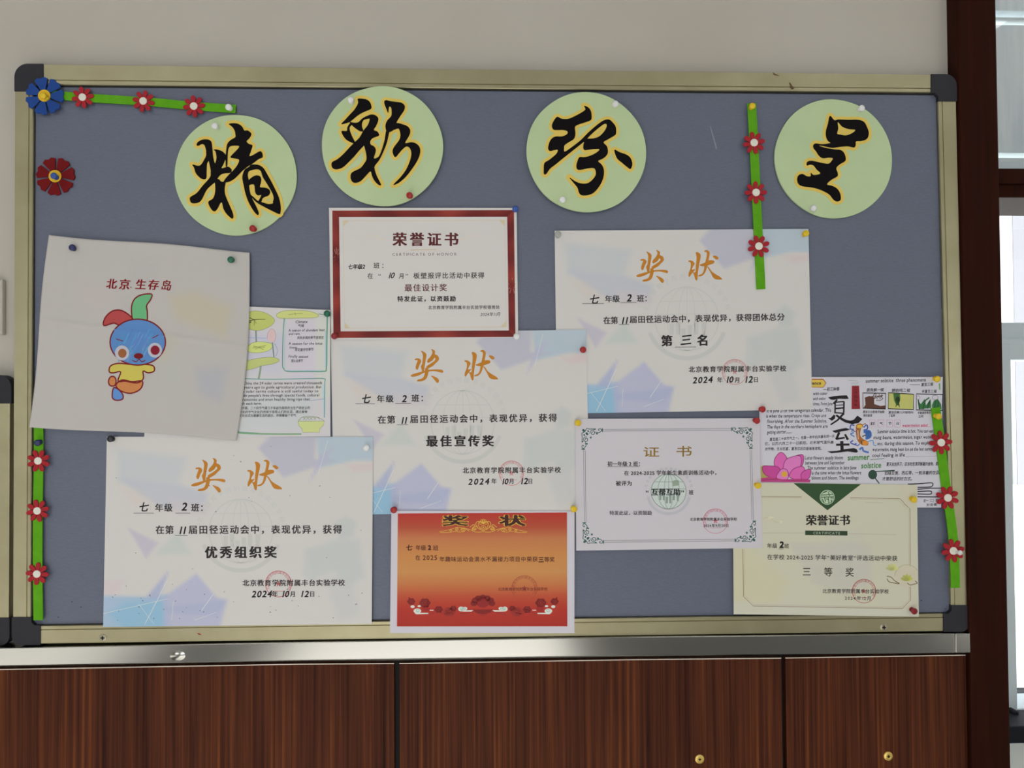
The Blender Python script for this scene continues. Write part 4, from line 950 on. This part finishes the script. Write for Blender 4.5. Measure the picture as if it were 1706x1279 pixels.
# hand-drawn summer solstice poster at the right edge
OO, OS = (1250, 610), 4.611
SW = [([(-.1,-.1),(1.1,-.1),(1.1,1.1),(-.1,1.1)], (184, 182, 190), .01, 1)]
sh = Sheet('handmade_poster', [(1264.5, 627.8), (1570.5, 627.8), (1568, 845.3), (1266.5, 845.3)], [-.0196, -.0244, -.0244, -.0200], wash((184, 182, 190), SW),
           'hand-lettered white poster with a pink lotus and two large black characters, at the right frame', 'poster')
p = Print(OO, OS); p.layer = .6
PK = [(196, 92, 160), (186, 78, 150), (206, 112, 172), (178, 66, 136)]
p.poly([(76, 770), (105, 760), (140, 800), (150, 885), (76, 885)], (160, 150, 80))
PET = [[(185, 760), (190, 705), (235, 660), (280, 700), (285, 760), (260, 800), (210, 800)], [(330, 700), (405, 680), (400, 760), (340, 800), (300, 770)], [(255, 830), (265, 730), (320, 695), (385, 690), (385, 770), (340, 830)], [(95, 770), (150, 765), (215, 775), (240, 830), (190, 860), (110, 830)], [(300, 850), (330, 790), (405, 770), (420, 830), (380, 870)], [(390, 830), (420, 800), (465, 795), (450, 860), (400, 870)], [(200, 850), (240, 790), (285, 800), (290, 860), (240, 880)]]
for i, q in enumerate(PET):
    p.layer = .7+.25*i; p.poly(q, PK[i % 4], smooth=4); p.layer += .1; p.line(q, 4.5, (118, 34, 84), smooth=4, closed=True)
p.layer = 2.6; p.poly([(76, 860), (150, 850), (250, 868), (400, 862), (462, 870), (458, 892), (76, 888)], (170, 62, 118)); p.ellipse(262, 828, 22, 22, (210, 150, 50)); p.line([(90, 875), (200, 865), (300, 878), (440, 872)], 4, (120, 34, 70))
p.build('lotus_drawing', sh, 'pink lotus flower')
p = Print((1370, 650), 10.66); p.layer = 1.2; BK = (28, 24, 28)
p.poly([(100, 125), (200, 105), (320, 92), (435, 88), (470, 150), (400, 155), (300, 150), (200, 170), (150, 165)], BK); p.line([(265, 165), (195, 240)], 30, BK); p.line([(228, 220), (226, 410)], 28, BK); p.line([(230, 212), (385, 200)], 24, BK); p.line([(385, 196), (380, 400)], 30, BK)
p.line([(235, 268), (370, 258)], 14, BK); p.line([(235, 325), (372, 312)], 28, BK); p.line([(235, 398), (380, 408)], 24, BK); p.poly([(205, 430), (232, 450), (222, 505), (170, 542), (103, 495), (150, 488)], BK)
p.line([(385, 405), (270, 530), (145, 612)], (38, 26), BK); p.line([(245, 440), (330, 500), (430, 552), (560, 572)], (34, 60), BK, smooth=3); p.poly([(480, 545), (560, 520), (622, 448), (712, 510), (640, 585), (520, 600), (440, 580)], BK)
p.poly([(178, 720), (300, 690), (420, 668), (500, 695), (440, 715), (340, 730), (240, 758), (200, 742)], BK); p.line([(300, 745), (248, 872)], 42, BK); p.line([(240, 866), (400, 840)], 32, BK); p.line([(402, 780), (455, 878)], (34, 44), BK)
p.line([(345, 900), (352, 1065)], 58, BK); p.line([(245, 968), (482, 962)], 38, BK); p.poly([(85, 1085), (250, 1075), (400, 1045), (560, 1025), (610, 1045), (635, 1090), (600, 1108), (450, 1085), (300, 1105), (160, 1118)], BK)
p.build('brush_characters', sh, 'two large black brush characters')
p = Print(OO, OS); p.layer = 1
for x, y, w_, h_, c in ((780, 150, 64, 178, (128, 32, 40)),): p.poly([(x, y), (x+56, y), (x+w_, y+h_), (x-2, y+h_)], c)
p.layer = 1.5
for ch, y in zip('二十四节气', (182, 212, 245, 280, 312)): p.text(ch, 798, y, 826, y, 28, (70, 24, 28), off=.02)
p.layer = 1; p.poly([(470, 100), (560, 100), (580, 128), (560, 160), (470, 158)], (196, 170, 74)); p.line([(470, 100), (560, 100), (580, 128), (560, 160), (470, 158)], 8, (150, 72, 44)); p.layer = 1.5; p.text('science', 440, 142, 545, 140, 36, (60, 50, 40), off=.02); p.layer = 1
DK = (48, 46, 52)
p.poly([(880, 240), (915, 228), (950, 238), (952, 290), (1000, 305), (1040, 300), (1038, 326), (868, 322), (885, 295)], (84, 52, 42)); p.line([(930, 232), (960, 228), (1015, 232)], 5, (72, 48, 40))
for x in (960, 985, 1005): p.line([(x-10, 250), (x, 232), (x+8, 212)], 4, (72, 48, 40)); p.line([(x, 232), (x+16, 250)], 4, (72, 48, 40))
p.poly([(1062, 205), (1255, 215), (1252, 332), (1062, 325)], (172, 172, 100)); p.layer = 1.4; p.poly([(1098, 210), (1150, 210), (1152, 255), (1140, 300), (1122, 300), (1105, 262)], (58, 96, 48)); p.ellipse(1132, 262, 16, 30, (36, 48, 34)); p.line([(1125, 285), (1118, 312)], 6, (40, 36, 30)); p.line([(1140, 285), (1145, 312)], 6, (40, 36, 30)); p.layer = 1
for pts in ([(1285, 260), (1310, 290), (1340, 250), (1350, 300), (1385, 250), (1390, 320), (1300, 330)], [(1395, 300), (1410, 265), (1440, 250), (1465, 290), (1470, 330), (1400, 335)]): p.poly(pts, (52, 104, 62))
p.ring(1420, 240, 22, 18, 3, (120, 90, 110)); p.ring(1290, 240, 14, 14, 3, (150, 130, 150))
p.layer = 1.6
for q in ([(864, 205), (1040, 208), (1038, 328), (866, 322)], [(1062, 203), (1256, 215), (1252, 333), (1060, 326)], [(1276, 212), (1478, 218), (1474, 340), (1275, 335)]): p.line(q, 8, (36, 36, 42), closed=True)
p.layer = 1
for pts, w_, c in (([(800, 455), (775, 450), (768, 480), (795, 485)], 9, (60, 84, 150)), ([(795, 510), (770, 520), (800, 540)], 9, (70, 110, 165)), ([(790, 570), (770, 585), (800, 600), (815, 590)], 9, (56, 76, 150)), ([(870, 470), (895, 450), (900, 480), (870, 490)], 10, (56, 84, 158)), ([(870, 505), (915, 500), (920, 540), (885, 555)], 20, (60, 100, 165)), ([(900, 580), (940, 570), (950, 605), (970, 608)], 7, (84, 140, 180)), ([(838, 640), (860, 625), (870, 650), (910, 662)], 14, (70, 104, 170))): p.line(pts, w_, c, smooth=4)
p.poly([(815, 450), (850, 440), (868, 462), (850, 480), (845, 530), (870, 560), (905, 580), (900, 608), (850, 600), (820, 560), (812, 500)], (150, 92, 44), smooth=4); p.layer = 1.4; p.ellipse(840, 462, 22, 14, (196, 160, 60)); p.ellipse(882, 590, 24, 18, (206, 128, 50)); p.line([(826, 490), (830, 560)], 8, (190, 160, 140)); p.line([(850, 570), (860, 600)], 8, (84, 62, 40)); p.layer = 1
p.line([(830, 480), (812, 500), (822, 530)], 7, (120, 60, 36)); p.line([(862, 450), (885, 440), (890, 455)], 7, (150, 92, 44)); p.line([(776, 500), (790, 494), (806, 502)], 8, (60, 84, 150)); p.line([(860, 540), (880, 530), (905, 545)], 9, (70, 60, 50)); p.line([(800, 600), (825, 610), (840, 596)], 8, (60, 84, 150)); p.ellipse(905, 520, 22, 26, (54, 92, 158), n=16)
for pts in ([(950, 250), (985, 228), (1020, 224)], [(940, 240), (950, 216), (970, 206)], [(965, 262), (1000, 262), (1022, 246)]): p.line(pts, 5, (72, 48, 40))
for pts in ([(1290, 255), (1300, 330)], [(1325, 330), (1345, 262), (1375, 240)], [(1380, 262), (1360, 325)], [(1415, 330), (1425, 262)], [(1445, 262), (1440, 330)]): p.line(pts, 10, (40, 86, 52))
p.ellipse(940, 832, 34, 36, (40, 66, 54)); p.line([(962, 808), (1110, 800)], 8, (48, 72, 60)); p.line([(960, 860), (990, 900)], 9, (40, 66, 54)); p.line([(1452, 130), (1456, 180)], 12, (110, 150, 104))
for x in (915, 980, 1048, 1108): p.line([(x, 412), (x+44, 412), (x+44, 466), (x, 466)], 3, (196, 130, 160), closed=True)
p.line([(1210, 905), (1300, 902), (1390, 895), (1402, 912), (1380, 926), (1285, 930)], 8, (44, 44, 50), smooth=4); p.line([(1285, 945), (1380, 936), (1470, 936)], 8, (44, 44, 50)); p.line([(1285, 962), (1380, 958), (1392, 970), (1380, 982), (1285, 980)], 8, (44, 44, 50), smooth=4); p.line([(1285, 1002), (1465, 1004)], 8, (44, 44, 50))
p.line([(755, 108), (825, 112), (830, 128), (775, 130)], 3, (120, 150, 130)); p.line([(775, 145), (850, 148)], 2, (140, 160, 140)); p.line([(1225, 142), (1305, 142)], 3, DK); p.line([(920, 718), (1030, 708)], 4, (70, 110, 76)); p.line([(1190, 695), (1435, 690)], 2, (130, 128, 134))
p.build('drawings', sh, 'small framed drawings and coloured doodles')
p = Print(OO, OS); p.layer = 2.0; PI_ = (54, 52, 60)
hw('—初三种春', 560, 188, 685, 186, 32)
for s, x0, y0, x1 in (('with color', 482, 222, 592), ('with water', 482, 260, 580), ('times. From June', 482, 300, 632)): hw(s, x0, y0, x1, y0-2, 34)
for i, (s, x0, x1) in enumerate((('It is June 21 of the Gregorian calendar. This', 125, 622), ('is when the temperature rises. Crops are', 120, 582), ('flourishing. After the Summer Solstice,', 128, 588), ('The days in the northern hemisphere are', 128, 594), ('getting shorter.........', 128, 320))): hw(s, x0, 353+41.5*i, x1, 349+41*i, 38)
hw('夏至是二十四节气之一，也是一年中白天最长的一天', 148, 572, 648, 545, 26); hw('它，公历六月二十一日前后，北半球气温升高', 110, 606, 640, 592, 27); hw('农作物，生长旺盛，夏至过后白昼渐渐变短。', 112, 645, 562, 640, 26)
for i, (s, x0, x1) in enumerate((('Lotus flowers usually bloom', 418, 712), ('between June and September', 420, 725), ('The summer solstice in late June', 436, 815), ('is the time when the lotus flowers', 470, 852), ('bloom and bloom. The seedlings', 470, 832))): hw(s, x0, 716+38.5*i, x1, 714+38.5*i, 38)
hw('summer solstice  three phenomena', 886, 126, 1350, 116, 40); hw('夏至三候', 1312, 152, 1405, 148, 28); hw('鹿角解一候', 892, 194, 1025, 192, 30); hw('蝉始鸣二候', 1085, 196, 1228, 196, 30); hw('半夏生三候', 1315, 205, 1432, 203, 29)
hw('夏至之日鹿角开始脱', 864, 358, 1030, 358, 22); hw('落的意思', 866, 386, 936, 386, 22); hw('夏至后蝉儿开始鸣叫', 1060, 362, 1252, 362, 22); hw('了起来', 1062, 388, 1112, 386, 22); hw('半夏喜阴草药', 1285, 366, 1385, 364, 22); hw('之时', 1290, 394, 1330, 392, 22)
hw('夏至', 922, 450, 955, 450, 26); hw('气', 990, 450, 1018, 450, 26); hw('节', 1058, 450, 1086, 450, 26); hw('日', 1118, 450, 1146, 450, 26)
for i, (s, x0, x1) in enumerate((('Summer solstice time is hot. You can eat', 975, 1408), ('mung beans, watermelon, sugar water', 945, 1400), ('etc. during this season. To explore', 975, 1408), ('watermelon, mung bean ice on the hot summer', 938, 1420), ('cool feeling in life', 936, 1188))): hw(s, x0, 514+46*i, x1, 508+46*i, 38)
hw('夏天炎热多汗，应当吃些清凉解暑的食物，是', 1045, 764, 1442, 760, 31); hw('如绿豆粥，西瓜等，一些消暑的饮品', 1030, 832, 1450, 828, 32); hw('才是舒适的好方式。', 1012, 876, 1260, 874, 31); hw('初一（二）班', 1330, 1042, 1440, 1038, 26); hw('刘杏雨', 1350, 1074, 1435, 1070, 24)
PI_ = (190, 80, 120); hw('watermelon salad', 1168, 464, 1362, 462, 30); p.line([(1168, 466), (1390, 464)], 2, (190, 90, 130))
PI_ = (70, 124, 66); p.text('summer', 748, 722, 918, 716, 62, PI_, off=.02); p.text('solstice', 850, 784, 1006, 778, 62, PI_, off=.015, shear=.1)
p.build('handwriting', sh)

# white cloth with a coloured drawing, hung over the left side
OO, OS = (40, 380), 3.5525
CW = [([(.62,.27),(.74,.24),(.92,.30),(.9,.46),(.78,.42),(.66,.38)], (176, 166, 134), .05, .55), ([(.78,.64),(.92,.62),(.9,.8),(.8,.76)], (150, 156, 172), .05, .5), ([(.6,.62),(.7,.6),(.72,.75),(.6,.75)], (164, 170, 166), .06, .4), ([(.2,.24),(.36,.28),(.3,.36),(.2,.34)], (176, 160, 162), .06, .4), ([(.55,.45),(.68,.5),(.62,.62),(.55,.58)], (174, 170, 142), .05, .4), ([(.42,.1),(.56,.1),(.5,.24),(.4,.22)], (160, 156, 158), .07, .3)]
def cw_wave(u, v):
    return 0.0012+0.0009*math.sin(5.1*u+3.2*v)+0.0007*math.sin(9.0*u-4*v+1)+0.0012*math.exp(-((v-.44-.06*u)/.012)**2)+0.0007*math.exp(-((u-.09-.02*v)/.012)**2)+0.001*u*v+0.0009*math.sin(14*u+2)*max(0, .25-v)
def cw_edge(u, v):
    dx = 9*math.sin(3.0*v-.2)*u**6+(-2.2*math.sin(6.2*v))*(1-u)**6; dy = 1.5*math.sin(8*u)*((1-v)**8)+2.0*math.sin(6*u+1)*v**8
    return dx, dy
sh = Sheet('cotton_cloth', [(81.4, 391.3), (417.8, 419.4), (390.5, 732.7), (48.4, 709.9)], [-.0230, -.0236, -.0240, -.0262], wash((170, 166, 163), CW),
           'white cotton cloth with a coloured rabbit-like drawing and dark red characters', 'cloth', material=M_CLOTH, n=(120, 110), thick=.0006, wave=(cw_wave, cw_edge))
p = Print(OO, OS); p.layer = 1.5; RED = (116, 30, 34)
for ch, x, y, e_ in zip('北京.生存岛', (482, 558, 627, 655, 730, 806), (352, 356, 352, 356, 358, 362), (64, 66, 40, 64, 64, 66)): p.glyph_at(ch, x, y, e_, (118, 28, 32), .03, off=.012, shear=.12, dup=(.022, .045) if ch != '岛' else (.02,))
p.build('dark_red_lettering', sh)
p = Print(OO, OS); p.layer = 1.2; OL = (112, 34, 38)
def shp(pts, c, w_=8, lay=1.2):
    p.layer = lay; p.area(pts, c, smooth=4); p.layer = lay+.8; p.line(pts, w_, OL, smooth=4, closed=True)
shp([(472, 576), (480, 530), (520, 492), (570, 485), (620, 512), (648, 548), (610, 572), (560, 572), (530, 562)], (160, 70, 70))
shp([(652, 560), (636, 480), (650, 425), (690, 396), (755, 390), (748, 425), (726, 458), (730, 500), (722, 560)], (98, 162, 116))
shp([(505, 850), (512, 815), (560, 800), (640, 806), (720, 806), (765, 815), (770, 845), (735, 856), (705, 846), (706, 890), (670, 915), (600, 905), (556, 905), (572, 850), (530, 856)], (184, 172, 84))
shp([(545, 925), (580, 898), (640, 908), (700, 905), (690, 950), (640, 976), (590, 970), (556, 950)], (182, 120, 74), lay=1.3)
shp([(500, 905), (512, 880), (535, 880), (545, 905), (535, 932), (508, 930)], (182, 120, 74), lay=1.3)
shp([(522, 1000), (530, 945), (560, 955), (585, 985), (582, 1012), (545, 1018)], (88, 130, 186), lay=1.4)
p.layer = 2.1; hd_ = [(673+164*math.cos(2*math.pi*k/40), 674+136*math.sin(2*math.pi*k/40)) for k in range(40)]
p.area(hd_, (84, 124, 176)); p.layer = 2.9
rr = random.Random(2)
for k in range(26):
    x = 560+rr.uniform(0, 220); y = 590+rr.uniform(0, 150); p.line([(x-30*q_/8, y+60*q_/8) for q_ in range(9)], rr.uniform(4, 9), (84+rr.randint(-10, 26), 126+rr.randint(-8, 18), 178+rr.randint(-6, 10)))
def blob(x, y, rx, ry, c): p.area([(x+rx*math.cos(2*math.pi*k/28), y+ry*math.sin(2*math.pi*k/28)) for k in range(28)], c, step=4)
p.layer = 3.6; p.line(hd_, 8, OL, closed=True)
p.layer = 4; blob(580, 738, 42, 44, (168, 168, 178)); blob(775, 722, 42, 44, (168, 168, 178)); p.layer = 5; blob(582, 740, 25, 27, (138, 88, 56)); blob(776, 722, 27, 28, (122, 34, 48))
blob(678, 756, 28, 17, (104, 30, 34)); p.line([(640, 782), (665, 790), (680, 775), (698, 790), (718, 780)], 5, OL, smooth=4); p.line([(545, 655), (585, 668)], 5, OL); p.line([(760, 650), (795, 632)], 5, OL)
p.build('rabbit_drawing', sh, 'blue-headed rabbit-like figure coloured in by hand')

# ------------------------------------------------------------------ green strips, foam flowers, push pins
def strip(pts, w, y0, y1, lb):
    pts = smooth_loop(pts, 6, closed=False); n = len(pts); L_, R_ = [], []
    for i, q in enumerate(pts):
        a, c = pts[max(0, i-1)], pts[min(n-1, i+1)]; dx, dy = c[0]-a[0], c[1]-a[1]; d = math.hypot(dx, dy); y = y0+(y1-y0)*i/(n-1)
        L_.append(P(q[0]-dy/d*w/2, q[1]+dx/d*w/2, y)); R_.append(P(q[0]+dy/d*w/2, q[1]-dx/d*w/2, y))
    fr = L_+R_; bk = [v+Vector((0, .0018, 0)) for v in fr]; m_ = 2*n
    F = [(i, i+1, i+1+n, i+n) for i in range(n-1)]; F += [tuple(k+m_ for k in reversed(q)) for q in F]
    rim = list(range(n))+[n+i for i in reversed(range(n))]
    F += [(rim[k], rim[(k+1) % m_], rim[(k+1) % m_]+m_, rim[k]+m_) for k in range(m_)]
    c = P(*pts[n//2], (y0+y1)/2)
    return tag(fix_normals(link('green_strip', fr+bk, F, M_GREENFOAM, None, loc=c)), lb, 'decoration strip', 'green foam strips')
strip([(86, 157.5), (140, 162.3), (240, 168.8), (325, 176.5), (392.5, 181.3)], 13.6, -.0240, -.0225, 'green foam strip lying nearly level along the top left of the board')
strip([(1252.3, 172), (1256, 237), (1260, 320), (1264.5, 410), (1268, 481.5)], 14.6, -.0248, -.0248, 'green foam strip hanging between two round signs down onto a certificate')
strip([(64, 700), (64, 767), (62.8, 850), (62.5, 955), (63.5, 1033)], 15.6, -.0232, -.0248, 'green foam strip hanging below the white cloth at lower left')
strip([(1559, 679), (1567, 737), (1573, 785), (1579, 829), (1585.5, 872), (1590, 918), (1592, 979)], 15.2, -.0268, -.0268, 'green foam strip slanting down over the right frame')

def flower(name, px, py, R, y, npet, petal, m_pet, m_cen, rc, rot, lb, group=None, thick=.002):
    c = P(px, py, y); k = (P(px+1, py, y)-P(px, py, y)).length
    root = empty(name, c, lb, 'flower', group)
    vs, fs = [], []
    for i in range(npet):
        a0 = rot+2*math.pi*i/npet; co, si = math.cos(a0), math.sin(a0)
        loop = [(c.x+k*R*(u*co-v*si), 0, c.z+k*R*(u*si+v*co)) for u, v in petal]
        dy = 0.0002*(i % 2)
        fr = [Vector((q[0], y+dy, q[2])) for q in loop]; v, f = prism_pts(fr, [Vector((q.x, y+thick, q.z)) for q in fr]); n = len(vs)
        vs += v; fs += [tuple(j+n for j in q) for q in f]
    bevel(fix_normals(link('petals', vs, fs, m_pet, root)), .0003, 1)
    nn = 24; rad = rc*k; rings = [(rad, 0), (rad, -.0010), (rad*.9, -.0014)]
    vs = [(c.x+r_*math.cos(2*math.pi*j/nn), y+h, c.z+r_*math.sin(2*math.pi*j/nn)) for r_, h in rings for j in range(nn)]
    fs = [(q*nn+j, q*nn+(j+1) % nn, (q+1)*nn+(j+1) % nn, (q+1)*nn+j) for q in range(2) for j in range(nn)]+[tuple(2*nn+j for j in range(nn))]
    fix_normals(link('center', vs, fs, m_cen, root))
    return root
SMALLP = [(0.0, -.1), (.35, -.13), (.6, -.2), (.82, -.2), (.97, -.11), (1.0, 0), (.97, .11), (.82, .2), (.6, .2), (.35, .13), (0, .1)]
BIGP = [(.05, -.08), (.30, -.11), (.62, -.245), (.88, -.34), (.99, -.17), (.93, 0), (.99, .17), (.88, .34), (.62, .245), (.30, .11), (.05, .08)]
flower('foam_flower', 74.0, 159.5, 32.5, -.0268, 7, BIGP, M_BLUE, M_YELFOAM, 10.3, .0, 'large blue foam flower with yellow centre on the top left corner', 'large foam flowers')
flower('foam_flower', 92.0, 293.5, 33.0, -.0210, 7, BIGP, M_DKRED, M_YELFOAM, 10.5, .16, 'large dark red foam flower with yellow centre, below the blue flower', 'large foam flowers')
FL = [(137.5, 162, -.0258, 'on the level green strip, nearest the blue flower'), (238.7, 168.3, -.0254, 'on the level green strip, in its middle'), (323, 176.8, -.0250, 'on the level green strip, nearest its white pin'),
      (1256.3, 237.7, -.0268, 'on the upper right hanging strip, topmost of three'), (1259.5, 320.5, -.0268, 'on the upper right hanging strip, second of three'), (1264.2, 410, -.0268, 'on the hanging strip over a certificate'),
      (63.6, 767.5, -.0262, 'on the strip below the cloth, topmost of three'), (62.2, 850.7, -.0264, 'on the strip below the cloth, second of three'), (61.6, 955.8, -.0266, 'on the strip below the cloth, lowest of three'),
      (1567.8, 737, -.0288, 'on the strip over the right frame, topmost of three'), (1579, 829, -.0288, 'on the strip over the right frame, second of three'), (1588.2, 917.3, -.0288, 'on the strip over the right frame, lowest, pin in it')]
for i, (x, y, d, t) in enumerate(FL):
    flower('foam_flower', x, y, 19.3 if i >= 6 else 18.6, d, 8, SMALLP, M_REDFOAM, M_WHITEFOAM, 6.3, random.uniform(0, .78), 'small red foam flower '+t, 'small red foam flowers')

PROF = [(.0016, 0), (.0042, 0), (.0042, .0012), (.0024, .0022), (.0022, .0040), (.0036, .0056), (.0052, .0072), (.0055, .0086), (.0049, .0098), (.0034, .0106), (.0014, .0109)]
def pin_mesh(material):
    nn = 20; vs = [(r_*math.cos(2*math.pi*j/nn), -h, r_*math.sin(2*math.pi*j/nn)) for r_, h in PROF for j in range(nn)]
    fs = [(q*nn+j, q*nn+(j+1) % nn, (q+1)*nn+(j+1) % nn, (q+1)*nn+j) for q in range(len(PROF)-1) for j in range(nn)]+[tuple((len(PROF)-1)*nn+j for j in range(nn)), tuple(reversed(range(nn)))]
    me = bpy.data.meshes.new('push_pin'); me.from_pydata(vs, [], fs); me.update(); me.materials.append(material)
    for q in me.polygons: q.use_smooth = True
    return me
PM = {}
PINS = [('white', 358, 210.5, -.0225, 'at the top of the first round sign'), ('red', 422.3, 380.5, -.0225, 'at the bottom of the first round sign'),
 ('white', 584.3, 168, -.0275, 'at the upper left of the second round sign'), ('red', 683.3, 325, -.0275, 'at the lower right of the second round sign'),
 ('white', 1024.5, 173.5, -.0275, 'at the upper right of the third round sign'), ('white', 937.3, 332.5, -.0275, 'at the lower left of the third round sign'),
 ('white', 1434.5, 180.5, -.0225, 'at the upper right of the fourth round sign'), ('white', 1355.3, 346.5, -.0225, 'at the lower left of the fourth round sign'),
 ('white', 381.8, 178.5, -.0226, 'at the right end of the level green strip'), ('yellow', 74.3, 160.5, -.0282, 'in the centre of the blue flower'), ('blue', 90.5, 294, -.0224, 'in the centre of the large dark red flower'),
 ('yellow', 1253.3, 177, -.0248, 'at the top end of the upper hanging strip'), ('grey', 930, 391, -.0206, 'at the top left corner of the upper right award'), ('yellow', 1342.5, 389.5, -.0222, 'at the top right corner of the upper right award'),
 ('navy', 120.5, 413, -.0248, 'at the top left of the white cloth'), ('green', 384.7, 432, -.0252, 'at the top right of the white cloth'), ('green', 545.3, 522.5, -.0226, 'at the top right of the lotus poster'),
 ('blue', 858, 348, -.0222, 'at the top right of the red-bordered certificate'), ('dark red', 557.2, 559.3, -.0222, 'at the lower left of the red-bordered certificate'), ('white', 860.3, 561, -.0222, 'at the lower right of the red-bordered certificate'),
 ('red', 970.6, 582, -.0222, 'at the right top of the middle award'), ('black', 184.5, 731.5, -.0205, 'at the top left of the lowest left award'), ('white', 611.3, 746, -.0212, 'at the top right of the lowest left award'),
 ('navy', 63.5, 736.5, -.0236, 'on the green strip just below the cloth'), ('red', 656.8, 848.5, -.0224, 'at the top left of the orange certificate'), ('yellow', 955.3, 847, -.0240, 'between the orange and the white certificate'),
 ('yellow', 962.3, 703.5, -.0238, 'at the top left of the white scroll certificate'), ('red', 1259.8, 700, -.0238, 'at the top right of the white scroll certificate'), ('red', 1269.6, 681.5, -.0216, 'at the bottom right edge of the upper right award, by the poster'),
 ('yellow', 1261.8, 808, -.0238, 'between the white scroll certificate and the cream one'), ('yellow', 1521.7, 831, -.0250, 'at the top right of the cream certificate'), ('dark red', 1522, 1016.5, -.0250, 'at the lower right of the cream certificate'),
 ('yellow', 1561, 630.5, -.0243, 'at the top right corner of the solstice poster'), ('yellow', 1562, 692.5, -.0268, 'at the top of the strip slanting over the right frame'), ('white', 1597.3, 920.5, -.0288, 'beside the lowest flower centre on the right strip')]
for colr, x, y, d, t in PINS:
    if colr not in PM: PM[colr] = pin_mesh(M_PIN[colr])
    o = bpy.data.objects.new('push_pin', PM[colr]); COL.objects.link(o); o.location = P(x, y, d-.006)+Vector((0, .006, 0))
    if d < -.028 and colr == 'white': o.scale = (.8, 1, .8)
    o.rotation_euler = (random.uniform(-.12, .12), 0, random.uniform(-.12, .12))
    lb = {'green': 'dark green', 'navy': 'navy blue'}.get(colr, colr)+' push pin '+t
    tag(o, lb, 'push pin', 'push pins')

bpy.data.objects.remove(_go); bpy.data.curves.remove(_cu)
